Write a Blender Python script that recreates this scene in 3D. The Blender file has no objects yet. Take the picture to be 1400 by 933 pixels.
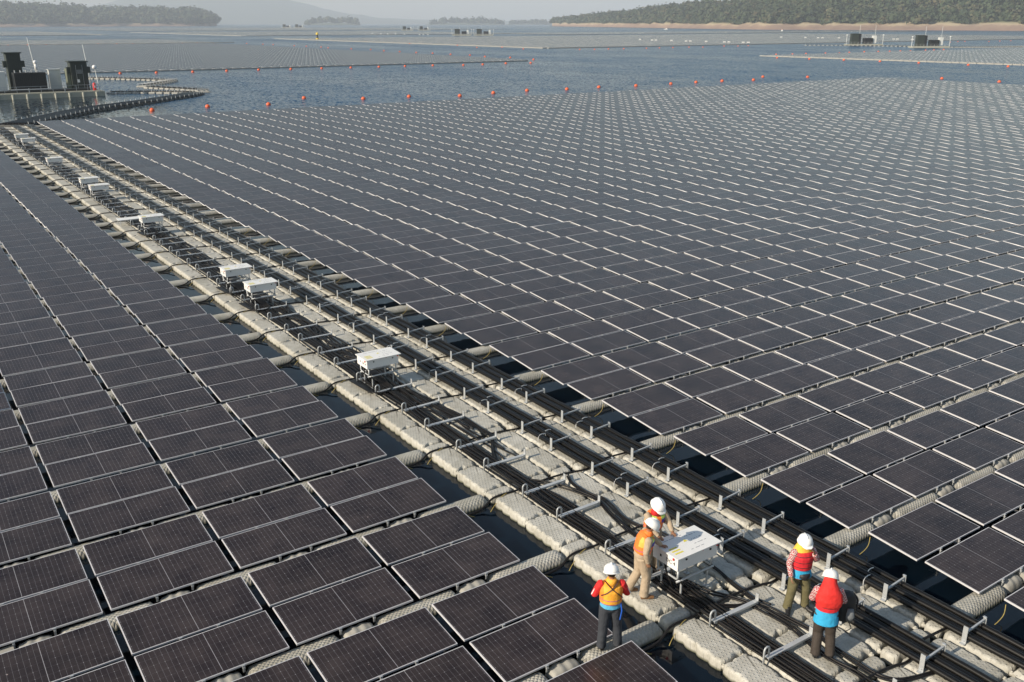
import bpy, math, random
import numpy as np
from mathutils import Vector, Matrix, noise as mnoise
random.seed(7); RNG = np.random.default_rng(11)
scene = bpy.context.scene
COL = scene.collection
PI = math.pi

# ------------------------------------------------------------------ camera
F_PX, CAM_H = 1264.95, 10.529
FW = Vector((0.53615862, 0.77901792, -0.32506157))
RT = Vector((0.823623954, -0.56713591, -0.00066434682))
UP = Vector((0.18487163, 0.2673723, 0.94569262))
cd = bpy.data.cameras.new('camera'); cam = bpy.data.objects.new('camera', cd); COL.objects.link(cam)
M = Matrix.Identity(4)
for i in range(3):
    M[i][0] = RT[i]; M[i][1] = UP[i]; M[i][2] = -FW[i]
M[2][3] = CAM_H
cam.matrix_world = M
cd.sensor_width = 36; cd.lens = F_PX * 36 / 1400; cd.clip_start = .1; cd.clip_end = 60000
scene.camera = cam
CP = Vector((0, 0, CAM_H))
def proj(p):                                   # where a point falls in the photo; only used to choose which repeats are in view
    d = Vector(p) - CP; z = d.dot(FW)
    if z < .5: return None
    return 700 + F_PX * d.dot(RT) / z, 466.5 - F_PX * d.dot(UP) / z, z
def inview(p, m=30, mt=30):
    q = proj(p)
    return q is not None and -m < q[0] < 1400 + m and -m < q[1] < 933 + mt

CNT = {}
def upcount(key, p):
    if inview(p, 15, 15): CNT[key] = CNT.get(key, 0)+1
    return max(1, CNT.get(key, 0))
# ------------------------------------------------------------------ mesh helpers
class MB:
    def __init__(s): s.v = []; s.f = []; s.m = []; s.uv = []
    def quad(s, pts, mi=0, uv=None):
        n = len(s.v); s.v += [tuple(p) for p in pts]; s.f.append(tuple(range(n, n + len(pts)))); s.m.append(mi)
    def box(s, c, d, rz=0, mi=0, R=None, bottom=True):
        cx, cy, cz = c; a, b, h = d[0]/2, d[1]/2, d[2]/2; n = len(s.v)
        for x, y, z in ((-a,-b,-h),(a,-b,-h),(a,b,-h),(-a,b,-h),(-a,-b,h),(a,-b,h),(a,b,h),(-a,b,h)):
            p = Vector((x, y, z))
            if R is not None: p = R @ p
            elif rz: p = Matrix.Rotation(rz, 3, 'Z') @ p
            s.v.append((p.x + cx, p.y + cy, p.z + cz))
        fs = [(4,5,6,7),(0,1,5,4),(1,2,6,5),(2,3,7,6),(3,0,4,7)]
        if bottom: fs.append((3,2,1,0))
        for q in fs: s.f.append(tuple(n + i for i in q)); s.m.append(mi)
    def bar(s, a, b, w, h, mi=0):               # a straight bar between two points
        a = Vector(a); b = Vector(b); d = b - a; L = d.length; d.normalize()
        up = Vector((0,0,1)) if abs(d.z) < .95 else Vector((1,0,0))
        sx = d.cross(up).normalized(); uz = sx.cross(d)
        R = Matrix((d, sx, uz)).transposed()
        s.box((a+b)/2, (L, w, h), R=R, mi=mi)
    def loft(s, pts, rx, ry=None, lat=None, seg=12, mi=0, cap=True):
        pts = [Vector(p) for p in pts]; n = len(pts)
        if not hasattr(rx, '__len__'): rx = [rx]*n
        if ry is None: ry = rx
        if not hasattr(ry, '__len__'): ry = [ry]*n
        T = []
        for i in range(n):
            t = pts[min(i+1, n-1)] - pts[max(i-1, 0)]
            T.append(t.normalized() if t.length > 1e-9 else Vector((0,0,1)))
        if lat is not None: u = Vector(lat)
        else:
            u = Vector((0,0,1)) if abs(T[0].z) < .9 else Vector((1,0,0))
            u = T[0].cross(u)
        base = len(s.v)
        for i in range(n):
            if lat is not None: u = Vector(lat)
            u = (u - T[i]*u.dot(T[i]))
            u = u.normalized() if u.length > 1e-6 else T[i].orthogonal().normalized()
            w = T[i].cross(u)
            for k in range(seg):
                a = 2*PI*k/seg
                p = pts[i] + u*rx[i]*math.cos(a) + w*ry[i]*math.sin(a)
                s.v.append(tuple(p))
        for i in range(n-1):
            for k in range(seg):
                a = base+i*seg+k; b = base+i*seg+(k+1) % seg
                s.f.append((a, b, b+seg, a+seg)); s.m.append(mi)
        if cap:
            s.f.append(tuple(base+k for k in reversed(range(seg)))); s.m.append(mi)
            s.f.append(tuple(base+(n-1)*seg+k for k in range(seg))); s.m.append(mi)
    def ball(s, c, r, seg=12, rings=8, mi=0, R=None):
        if not hasattr(r, '__len__'): r = (r, r, r)
        base = len(s.v); c = Vector(c)
        def P(x, y, z):
            p = Vector((x*r[0], y*r[1], z*r[2]))
            if R is not None: p = R @ p
            return tuple(c+p)
        s.v.append(P(0,0,1))
        for i in range(1, rings):
            t = PI*i/rings
            for k in range(seg):
                a = 2*PI*k/seg; s.v.append(P(math.sin(t)*math.cos(a), math.sin(t)*math.sin(a), math.cos(t)))
        s.v.append(P(0,0,-1))
        for k in range(seg): s.f.append((base, base+1+k, base+1+(k+1)%seg)); s.m.append(mi)
        for i in range(rings-2):
            for k in range(seg):
                a = base+1+i*seg+k; b = base+1+i*seg+(k+1)%seg
                s.f.append((a, a+seg, b+seg, b)); s.m.append(mi)
        last = base+1+(rings-1)*seg; o = base+1+(rings-2)*seg
        for k in range(seg): s.f.append((last, o+(k+1)%seg, o+k)); s.m.append(mi)
    def mesh(s, name, mats, smooth=False, uvs=None):
        me = bpy.data.meshes.new(name); me.from_pydata(s.v, [], s.f)
        for m in (mats if isinstance(mats, (list, tuple)) else [mats]): me.materials.append(m)
        if any(s.m): me.polygons.foreach_set('material_index', s.m)
        if smooth: me.polygons.foreach_set('use_smooth', [True]*len(s.f))
        if uvs is not None:
            l = me.uv_layers.new(name='UVMap'); l.data.foreach_set('uv', [x for p in uvs for x in p])
        me.update(); return me

def link(name, data, parent=None, loc=(0,0,0), rz=0):
    o = bpy.data.objects.new(name, data); COL.objects.link(o)
    o.location = loc; o.rotation_euler = (0, 0, rz)
    if parent is not None: o.parent = parent
    return o
def tag(o, label=None, cat=None, group=None, kind=None):
    if label: o['label'] = label
    if cat: o['category'] = cat
    if group: o['group'] = group
    if kind: o['kind'] = kind
    return o
def thing(name, label, cat, loc=(0,0,0), rz=0, group=None):
    return tag(link(name, None, None, loc, rz), label, cat, group)
def copy_tree(o, loc, rz=None, label=None):
    r = o.copy(); COL.objects.link(r); r.location = loc
    if rz is not None: r.rotation_euler = (0, 0, rz)
    if label: r['label'] = label
    for ch in o.children:
        c = ch.copy(); COL.objects.link(c); c.parent = r
        for g in ch.children:
            d = g.copy(); COL.objects.link(d); d.parent = c
    return r
ONES = 'first second third fourth fifth sixth seventh eighth ninth tenth eleventh twelfth thirteenth fourteenth fifteenth sixteenth seventeenth eighteenth nineteenth'.split()
TENS = {20:'twent',30:'thirt',40:'fort',50:'fift',60:'sixt',70:'sevent',80:'eight',90:'ninet'}
def nth(n):
    if n < 20: return ONES[n-1]
    if n % 10 == 0: return (TENS[n] if n < 100 else 'hundred') + ('ieth' if n < 100 else 'th')
    if n < 100: return TENS[n//10*10] + 'y-' + ONES[n % 10 - 1]
    return 'hundred-and-' + nth(n-100)

# ------------------------------------------------------------------ materials
def mat(name):
    m = bpy.data.materials.new(name); m.use_nodes = True; nt = m.node_tree
    return m, nt, nt.nodes, nt.links, nt.nodes['Principled BSDF']
def simple(name, col, rough=.5, metal=0, var=.0, scale=8, bump=0, bscale=40, spec=None):
    m, nt, N, L, b = mat(name)
    b.inputs['Roughness'].default_value = rough; b.inputs['Metallic'].default_value = metal
    b.inputs['Base Color'].default_value = (*col, 1)
    if spec is not None: b.inputs['Specular IOR Level'].default_value = spec
    tc = N.new('ShaderNodeTexCoord')
    if var:
        n = N.new('ShaderNodeTexNoise'); n.inputs['Scale'].default_value = scale; n.inputs['Detail'].default_value = 5
        L.new(tc.outputs['Object'], n.inputs['Vector'])
        mx = N.new('ShaderNodeMix'); mx.data_type = 'RGBA'
        mx.inputs[6].default_value = (*[c*(1-var) for c in col], 1); mx.inputs[7].default_value = (*[min(1, c*(1+var)) for c in col], 1)
        L.new(n.outputs['Fac'], mx.inputs[0]); L.new(mx.outputs[2], b.inputs['Base Color'])
    if bump:
        n2 = N.new('ShaderNodeTexNoise'); n2.inputs['Scale'].default_value = bscale; n2.inputs['Detail'].default_value = 4
        L.new(tc.outputs['Object'], n2.inputs['Vector'])
        bp = N.new('ShaderNodeBump'); bp.inputs['Strength'].default_value = 1; bp.inputs['Distance'].default_value = bump
        L.new(n2.outputs['Fac'], bp.inputs['Height']); L.new(bp.outputs[0], b.inputs['Normal'])
    return m
def mth(N, L, op, a, b=None, c=None):
    n = N.new('ShaderNodeMath'); n.operation = op
    for i, x in enumerate((a, b, c)):
        if x is None: continue
        if isinstance(x, (int, float)): n.inputs[i].default_value = x
        else: L.new(x, n.inputs[i])
    return n.outputs[0]

ALU = simple('aluminium frame', (.66,.65,.66), .45, .15, .06, 3)
GALV = simple('galvanised steel', (.48,.50,.51), .5, .4, .18, 14)
PLATE = simple('galvanised plate', (.50,.52,.53), .5, .3, .15, 5)
RUBBER = simple('black cable sheath', (.009,.008,.008), .45, 0, .3, 6, spec=.3)
CONDUIT = simple('black conduit', (.007,.0065,.006), .36, 0, .3, 3, spec=.32)
TIE = simple('white cable tie', (.8,.8,.78), .4)
BACKSHEET = simple('dark back sheet', (.03,.03,.03), .6)
ROPE = simple('yellow and black rope', (.35,.27,.08), .8, 0, .5, 30)
BLACKP = simple('matt black plastic', (.02,.02,.022), .55)

def panel_mat():
    m, nt, N, L, b = mat('monocrystalline cells under glass')
    uv = N.new('ShaderNodeUVMap'); uv.uv_map = 'UVMap'
    sp = N.new('ShaderNodeSeparateXYZ'); L.new(uv.outputs[0], sp.inputs[0])
    u, v = sp.outputs[0], sp.outputs[1]
    def dist(x, off, per):                       # distance to the nearest grid line
        t = mth(N, L, 'DIVIDE', mth(N, L, 'SUBTRACT', x, off), per)
        return mth(N, L, 'MULTIPLY', mth(N, L, 'ABSOLUTE', mth(N, L, 'SUBTRACT', mth(N, L, 'FRACT', mth(N, L, 'ADD', t, .5)), .5)), per)
    du = dist(u, 1.139, .0920); dv = dist(v, .567, .1825)
    dvb = dist(v, .567, .01825)
    lu = mth(N, L, 'LESS_THAN', du, .0012); lv = mth(N, L, 'LESS_THAN', dv, .0013)
    du2 = dist(u, 1.139, .184)
    dia = mth(N, L, 'LESS_THAN', mth(N, L, 'ADD', du2, dv), .0085)
    cen = mth(N, L, 'LESS_THAN', mth(N, L, 'ABSOLUTE', mth(N, L, 'SUBTRACT', u, 1.139)), .0045)
    edge = mth(N, L, 'MAXIMUM', mth(N, L, 'GREATER_THAN', mth(N, L, 'ABSOLUTE', mth(N, L, 'SUBTRACT', u, 1.139)), 1.112),
               mth(N, L, 'GREATER_THAN', mth(N, L, 'ABSOLUTE', mth(N, L, 'SUBTRACT', v, .567)), .5475))
    mask = mth(N, L, 'MAXIMUM', mth(N, L, 'MULTIPLY', lu, .5), mth(N, L, 'MULTIPLY', lv, .16))
    mask = mth(N, L, 'MAXIMUM', mask, mth(N, L, 'MULTIPLY', cen, .75))
    mask = mth(N, L, 'MAXIMUM', mask, mth(N, L, 'MULTIPLY', dia, .75))
    mask = mth(N, L, 'MULTIPLY', mask, mth(N, L, 'SUBTRACT', 1, edge))
    geo = N.new('ShaderNodeNewGeometry')
    wn = N.new('ShaderNodeTexNoise'); wn.inputs['Scale'].default_value = .8; wn.inputs['Detail'].default_value = 3
    L.new(geo.outputs['Position'], wn.inputs['Vector'])
    snap = N.new('ShaderNodeVectorMath'); snap.operation = 'SNAP'; snap.inputs[1].default_value = (2.4156, 1.4379, 9)
    L.new(geo.outputs['Position'], snap.inputs[0])
    w2 = N.new('ShaderNodeTexWhiteNoise'); w2.noise_dimensions = '3D'; L.new(snap.outputs[0], w2.inputs['Vector'])
    cell = N.new('ShaderNodeMix'); cell.data_type = 'RGBA'
    cell.inputs[6].default_value = (.0075,.0055,.0070,1); cell.inputs[7].default_value = (.016,.012,.014,1)
    L.new(w2.outputs['Value'], cell.inputs[0])
    mx = N.new('ShaderNodeMix'); mx.data_type = 'RGBA'; mx.inputs[7].default_value = (.42,.42,.44,1)
    L.new(mask, mx.inputs[0]); L.new(cell.outputs[2], mx.inputs[6])
    # dust and dried spots lying on the glass
    dn = N.new('ShaderNodeTexNoise'); dn.inputs['Scale'].default_value = 1.6; dn.inputs['Detail'].default_value = 6; dn.inputs['Roughness'].default_value = .65
    L.new(geo.outputs['Position'], dn.inputs['Vector'])
    du_ = N.new('ShaderNodeMapRange'); du_.inputs['From Min'].default_value = .35; du_.inputs['From Max'].default_value = .8
    du_.inputs['To Min'].default_value = .022; du_.inputs['To Max'].default_value = .105; L.new(dn.outputs['Fac'], du_.inputs['Value'])
    vo = N.new('ShaderNodeTexVoronoi'); vo.inputs['Scale'].default_value = 1.7; vo.inputs['Randomness'].default_value = 1
    L.new(geo.outputs['Position'], vo.inputs['Vector'])
    spot = mth(N, L, 'MULTIPLY', mth(N, L, 'LESS_THAN', vo.outputs['Distance'], .022), .7)
    dust = mth(N, L, 'MAXIMUM', du_.outputs[0], spot)
    m2 = N.new('ShaderNodeMix'); m2.data_type = 'RGBA'; m2.inputs[7].default_value = (.46,.365,.33,1)
    L.new(dust, m2.inputs[0]); L.new(mx.outputs[2], m2.inputs[6]); L.new(m2.outputs[2], b.inputs['Base Color'])
    r = N.new('ShaderNodeMapRange'); r.inputs['To Min'].default_value = .16; r.inputs['To Max'].default_value = .30
    L.new(wn.outputs['Fac'], r.inputs['Value']); L.new(r.outputs[0], b.inputs['Roughness'])
    b.inputs['IOR'].default_value = 1.40; b.inputs['Specular Tint'].default_value = (1,.84,.83,1)
    return m
GLASS = panel_mat()

def float_mat(name, col, pattern):
    m, nt, N, L, b = mat(name)
    tc = N.new('ShaderNodeTexCoord'); sp = N.new('ShaderNodeSeparateXYZ'); L.new(tc.outputs['Object'], sp.inputs[0])
    x, y, z = sp.outputs
    if pattern == 'dots':
        p = .078
        row = mth(N, L, 'FLOOR', mth(N, L, 'DIVIDE', y, p))
        xs = mth(N, L, 'ADD', x, mth(N, L, 'MULTIPLY', mth(N, L, 'MODULO', row, 2), p/2))
        fx = mth(N, L, 'SUBTRACT', mth(N, L, 'FRACT', mth(N, L, 'DIVIDE', xs, p)), .5)
        fy = mth(N, L, 'SUBTRACT', mth(N, L, 'FRACT', mth(N, L, 'DIVIDE', y, p)), .5)
        d = mth(N, L, 'SQRT', mth(N, L, 'ADD', mth(N, L, 'MULTIPLY', fx, fx), mth(N, L, 'MULTIPLY', fy, fy)))
        h = N.new('ShaderNodeMapRange'); h.interpolation_type = 'SMOOTHSTEP'
        h.inputs['From Min'].default_value = .10; h.inputs['From Max'].default_value = .26
        h.inputs['To Min'].default_value = 1; h.inputs['To Max'].default_value = 0; L.new(d, h.inputs['Value']); H = h.outputs[0]
    else:                                        # raised lozenges
        p = .085
        a = mth(N, L, 'DIVIDE', mth(N, L, 'ADD', x, y), p); c = mth(N, L, 'DIVIDE', mth(N, L, 'SUBTRACT', x, y), p)
        sa = mth(N, L, 'ABSOLUTE', mth(N, L, 'SINE', mth(N, L, 'MULTIPLY', a, PI))); sc_ = mth(N, L, 'ABSOLUTE', mth(N, L, 'SINE', mth(N, L, 'MULTIPLY', c, PI)))
        H = mth(N, L, 'MULTIPLY', sa, sc_)
        H = mth(N, L, 'POWER', H, .6)
    n = N.new('ShaderNodeTexNoise'); n.inputs['Scale'].default_value = 7; n.inputs['Detail'].default_value = 6; n.inputs['Roughness'].default_value = .7
    geo = N.new('ShaderNodeNewGeometry'); L.new(geo.outputs['Position'], n.inputs['Vector'])
    n3 = N.new('ShaderNodeTexNoise'); n3.inputs['Scale'].default_value = .9; n3.inputs['Detail'].default_value = 3; L.new(geo.outputs['Position'], n3.inputs['Vector'])
    mx = N.new('ShaderNodeMix'); mx.data_type = 'RGBA'
    mx.inputs[6].default_value = (*[c*f_ for c, f_ in zip(col, (.68,.66,.60))], 1); mx.inputs[7].default_value = (*[min(1, c*1.22) for c in col], 1)
    st = N.new('ShaderNodeMapRange'); st.inputs['From Min'].default_value = .32; st.inputs['From Max'].default_value = .62
    L.new(mth(N, L, 'MULTIPLY', mth(N, L, 'ADD', n.outputs['Fac'], n3.outputs['Fac']), .5), st.inputs['Value']); L.new(st.outputs[0], mx.inputs[0])
    # a band of algae at the water line
    wz = N.new('ShaderNodeSeparateXYZ'); L.new(geo.outputs['Position'], wz.inputs[0])
    al = N.new('ShaderNodeMapRange'); al.inputs['From Min'].default_value = .12; al.inputs['From Max'].default_value = .17
    al.inputs['To Min'].default_value = .85; al.inputs['To Max'].default_value = 0; L.new(wz.outputs[2], al.inputs['Value'])
    m2 = N.new('ShaderNodeMix'); m2.data_type = 'RGBA'; m2.inputs[7].default_value = (.05,.055,.02,1)
    L.new(al.outputs[0], m2.inputs[0]); L.new(mx.outputs[2], m2.inputs[6]); L.new(m2.outputs[2], b.inputs['Base Color'])
    bp = N.new('ShaderNodeBump'); bp.inputs['Distance'].default_value = .011 if pattern == 'dots' else .014; bp.inputs['Strength'].default_value = .9
    hh = mth(N, L, 'ADD', H, mth(N, L, 'MULTIPLY', n.outputs['Fac'], .5)); L.new(hh, bp.inputs['Height']); L.new(bp.outputs[0], b.inputs['Normal'])
    b.inputs['Roughness'].default_value = .62
    return m
FLOAT = float_mat('grey moulded float', (.43,.42,.375), 'dots')
ROWF = float_mat('grey ribbed float', (.42,.41,.365), 'loz')
FLOATS_PLAIN = simple('grey float plain', (.37,.36,.32), .65, 0, .15, 3)

def water_mat():
    m, nt, N, L, b = mat('lake water')
    geo = N.new('ShaderNodeNewGeometry'); sp = N.new('ShaderNodeSeparateXYZ'); L.new(geo.outputs['Position'], sp.inputs[0])
    b.inputs['Base Color'].default_value = (.006,.022,.034,1); b.inputs['Roughness'].default_value = .06; b.inputs['IOR'].default_value = 1.33
    def sstep(x, a, c):
        r = N.new('ShaderNodeMapRange'); r.interpolation_type = 'SMOOTHSTEP'; r.inputs['From Min'].default_value = a; r.inputs['From Max'].default_value = c
        L.new(x, r.inputs['Value']); return r.outputs[0]
    # open water is rippled, the lanes between the floats and the lagoon behind them are calm
    openy = sstep(sp.outputs[1], 112.5, 118)
    lag = mth(N, L, 'SUBTRACT', 1, sstep(sp.outputs[0], 28, 36))
    lagy = mth(N, L, 'SUBTRACT', 1, sstep(sp.outputs[1], 190, 215))
    calm = mth(N, L, 'MULTIPLY', lag, lagy)
    op = mth(N, L, 'MULTIPLY', openy, mth(N, L, 'SUBTRACT', 1, mth(N, L, 'MULTIPLY', calm, .85)))
    right = sstep(sp.outputs[0], 163, 168); op = mth(N, L, 'MAXIMUM', op, right)
    wp = N.new('ShaderNodeTexNoise'); wp.inputs['Scale'].default_value = .022; wp.inputs['Detail'].default_value = 3
    wm = N.new('ShaderNodeMapping'); wm.inputs['Scale'].default_value = (1,.35,1); wm.inputs['Rotation'].default_value = (0,0,.9)
    L.new(geo.outputs['Position'], wm.inputs['Vector']); L.new(wm.outputs[0], wp.inputs['Vector'])
    wr = N.new('ShaderNodeMapRange'); wr.inputs['From Min'].default_value = .35; wr.inputs['From Max'].default_value = .65; wr.inputs['To Min'].default_value = .62; wr.inputs['To Max'].default_value = 1.1
    L.new(wp.outputs['Fac'], wr.inputs['Value']); op = mth(N, L, 'MULTIPLY', op, wr.outputs[0])
    amp = mth(N, L, 'ADD', mth(N, L, 'MULTIPLY', op, .98), .02)
    # wave slopes as a normal (not a bump), so that far ripples still scatter the sky
    mp = N.new('ShaderNodeMapping'); mp.inputs['Rotation'].default_value = (0,0,.5); mp.inputs['Scale'].default_value = (1,.7,1)
    L.new(geo.outputs['Position'], mp.inputs['Vector'])
    tot = None
    for sc_, det, k in ((2.3, 4, 3.0), (.16, 2, .5)):
        n1 = N.new('ShaderNodeTexNoise'); n1.inputs['Scale'].default_value = sc_; n1.inputs['Detail'].default_value = det; n1.inputs['Roughness'].default_value = .62
        L.new(mp.outputs[0], n1.inputs['Vector'])
        v1 = N.new('ShaderNodeVectorMath'); v1.operation = 'SUBTRACT'; L.new(n1.outputs['Color'], v1.inputs[0]); v1.inputs[1].default_value = (.5,.5,.5)
        v2 = N.new('ShaderNodeVectorMath'); v2.operation = 'SCALE'; L.new(v1.outputs[0], v2.inputs[0]); v2.inputs['Scale'].default_value = k
        if tot is None: tot = v2.outputs[0]
        else:
            v3 = N.new('ShaderNodeVectorMath'); v3.operation = 'ADD'; L.new(tot, v3.inputs[0]); L.new(v2.outputs[0], v3.inputs[1]); tot = v3.outputs[0]
    v4 = N.new('ShaderNodeVectorMath'); v4.operation = 'SCALE'; L.new(tot, v4.inputs[0]); L.new(amp, v4.inputs['Scale'])
    v5 = N.new('ShaderNodeVectorMath'); v5.operation = 'MULTIPLY'; L.new(v4.outputs[0], v5.inputs[0]); v5.inputs[1].default_value = (1,1,0)
    v6 = N.new('ShaderNodeVectorMath'); v6.operation = 'ADD'; L.new(v5.outputs[0], v6.inputs[0]); v6.inputs[1].default_value = (0,0,1)
    v7 = N.new('ShaderNodeVectorMath'); v7.operation = 'NORMALIZE'; L.new(v6.outputs[0], v7.inputs[0]); L.new(v7.outputs[0], b.inputs['Normal'])
    mc = N.new('ShaderNodeMix'); mc.data_type = 'RGBA'; mc.inputs[6].default_value = (.002,.005,.009,1); mc.inputs[7].default_value = (.006,.050,.115,1)
    L.new(amp, mc.inputs[0]); L.new(mc.outputs[2], b.inputs['Base Color'])
    L.new(mth(N, L, 'ADD', mth(N, L, 'MULTIPLY', amp, .2), .04), b.inputs['Roughness'])
    return m
WATER = water_mat()

# ------------------------------------------------------------------ setting: water
mb = MB()
R0 = 13500
rings = [0.0, 40, 150, 500, 2000, 6000, R0]
WZ = .11
mb.quad([(-R0,-R0,WZ),(R0,-R0,WZ),(R0,R0,WZ),(-R0,R0,WZ)])
tag(link('water', mb.mesh('water', WATER)), kind='structure', label='blue lake water rippled in the open channels')

# ------------------------------------------------------------------ solar panels
LP, SP = 2.278, 1.134
XL, XR, Q, P = 9.2265, 15.6837, 2.4156, 2.8757
YLo, YRo = 16.009, 15.925
TILT = math.radians(4.6)
def panel_parts():
    w = .028; t = .035
    fr = MB()
    fr.box((LP/2, w/2, -t/2), (LP, w, t)); fr.box((LP/2, SP-w/2, -t/2), (LP, w, t))
    fr.box((w/2, SP/2, -t/2), (w, SP-2*w, t)); fr.box((LP-w/2, SP/2, -t/2), (w, SP-2*w, t))
    frame = fr.mesh('panel frame', ALU)
    g = MB(); a, b = .012, .012
    g.v = [(a,b,.0025),(LP-a,b,.0025),(LP-a,SP-b,.0025),(a,SP-b,.0025)]
    # glass sits inside the frame lip
    a = w-.012; g.v = [(a,a,-.004+.0065),(LP-a,a,.0025),(LP-a,SP-a,.0025),(a,SP-a,.0025)]
    g.f = [(0,1,2,3)]; g.m = [0]
    n = len(g.v); g.v += [(a,a,-.03),(LP-a,a,-.03),(LP-a,SP-a,-.03),(a,SP-a,-.03)]; g.f.append((7,6,5,4)); g.m.append(1)
    uvs = [(a,a),(LP-a,a),(LP-a,SP-a),(a,SP-a)] + [(0,0)]*4
    glass = g.mesh('panel glass', [GLASS, BACKSHEET], uvs=uvs)
    c = MB()
    c.box((0, -.012, -.012), (.05, .035, .03)); c.box((0, -.02, -.08), (.035, .012, .12)); c.box((0, .06, -.055), (.04, .2, .03))
    clamp = c.mesh('panel clamp', GALV)
    return frame, glass, clamp
PF, PG, PC = panel_parts()
PT = thing('solar_panel', 'x', 'solar panel')
link('frame', PF, PT); link('glass', PG, PT)
for x in (LP/2-.33, LP/2+.33): link('clamp', PC, PT, (x, 0, 0))
PT.rotation_euler = (TILT, 0, 0)

def rowcells(side):
    out = []
    if side == 'L':
        for c in range(0, 9):
            for j in range(-6, 34): out.append((c, j, XL - c*Q - LP, YLo + j*P))
    else:
        for c in range(0, 62):
            for j in range(-6, 34): out.append((c, j, XR + c*Q, YRo + j*P))
    return out
DY = {2: (0, .400), 1: (1.294, .4300)}
panels = []
for side in 'LR':
    for c, j, x, y in rowcells(side):
        for k in (1, 2):
            dy, z = DY[k]
            q = proj((x+LP/2, y+dy+SP/2, z+.05))
            if q is None: continue
            if not (-500 < q[0] < 1900 and q[1] < 1500): continue
            cs = [proj((x+a, y+dy+b, z)) for a in (0, LP) for b in (0, SP)]
            vis = all(p_ is not None for p_ in cs) and any(-2 < p_[0] < 1402 and p_[1] < 935 for p_ in cs)
            panels.append((side, c, j, k, x, y+dy, z, q, vis))
def visarea(r):
    x, y, z = r[4:7]; pts = [proj((x+a, y+b, z)) for a, b in ((0,0),(LP,0),(LP,SP),(0,SP))]
    pts = [(min(max(p_[0],0),1400), min(max(p_[1],0),933)) for p_ in pts]
    return abs(sum(pts[i][0]*pts[(i+1)%4][1]-pts[(i+1)%4][0]*pts[i][1] for i in range(4)))/2
vis = sorted([r for r in panels if r[8]], key=lambda r: -visarea(r))
near = set((r[0], r[1], r[2], r[3]) for r in vis[:300])
rank = {}
for side in 'LR':
    for c in sorted({r[1] for r in vis if r[0] == side}):
        for i, r in enumerate(sorted([r for r in vis if r[0] == side and r[1] == c], key=lambda r: r[5])): rank[(side, c, r[2], r[3])] = i+1
def jit(x, y, s): return mnoise.noise(Vector((x*.37+s, y*.53-s, s*3.1)))
rest = []
first = True
for r in panels:
    side, c, j, k, x, y, z, q, v = r
    dx = jit(x, y, 1)*.008; dz = jit(x, y, 2)*.008; ry = jit(x*1.7, y*1.7, 5)*.012; rx = TILT + jit(x*1.7, y*1.7, 9)*.016
    if (side, c, j, k) in near:
        lab = 'solar panel %s of walkway, %s column out, %s panel up from photo bottom' % ('left' if side == 'L' else 'right', nth(c+1), nth(rank[(side, c, j, k)]))
        o = PT if first else copy_tree(PT, (0,0,0)); first = False
        o.location = (x+dx, y, z+dz); o.rotation_euler = (rx, ry, 0); o['label'] = lab
        o['group'] = 'solar panels of the array %s of the walkway' % ('left' if side == 'L' else 'right')
    else: rest.append((x+dx, y, z+dz, rx, ry))
def mass_panels(name, rows, two=True, label=None, w=.028, L=LP, S=SP, uvscale=True):
    """many low panels as one mesh: a framed box with the glass 3 mm proud of it"""
    rows = np.array(rows, float); n = len(rows); t = .029
    a = w*.6
    tv = np.array([(0,0,-t),(L,0,-t),(L,S,-t),(0,S,-t),(0,0,0),(L,0,0),(L,S,0),(0,S,0),(a,a,.003),(L-a,a,.003),(L-a,S-a,.003),(a,S-a,.003)])
    tf = np.array([(4,5,6,7),(0,1,5,4),(1,2,6,5),(2,3,7,6),(3,0,4,7),(8,9,10,11)])
    V = np.repeat(tv[None], n, 0).copy()
    rx = rows[:,3][:,None]; ry = rows[:,4][:,None]
    y = V[:,:,1].copy(); z = V[:,:,2].copy(); x = V[:,:,0].copy()
    V[:,:,1] = y*np.cos(rx) - z*np.sin(rx); z2 = y*np.sin(rx) + z*np.cos(rx); V[:,:,2] = z2 - x*ry
    V += rows[:,None,:3]
    Fc = tf[None] + (np.arange(n)*12)[:,None,None]
    me = bpy.data.meshes.new(name)
    me.vertices.add(n*12); me.vertices.foreach_set('co', V.reshape(-1))
    me.loops.add(n*24); me.loops.foreach_set('vertex_index', Fc.reshape(-1).astype(np.int32))
    me.polygons.add(n*6); me.polygons.foreach_set('loop_start', (np.arange(n*6)*4).astype(np.int32))
    me.materials.append(ALU); me.materials.append(GLASS)
    me.polygons.foreach_set('material_index', np.tile(np.array([0,0,0,0,0,1], np.int32), n))
    uv = me.uv_layers.new(name='UVMap')
    base = np.zeros((6,4,2)); base[5] = [(a,a),(L-a,a),(L-a,S-a),(a,S-a)]
    uv.data.foreach_set('uv', np.tile(base.reshape(-1), n))
    me.update(calc_edges=True)
    return tag(link(name, me), label, 'solar array', None, 'stuff')
mass_panels('solar_array', rest, label='far mass of dark solar panels in the nearest arrays beside the walkway')

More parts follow.
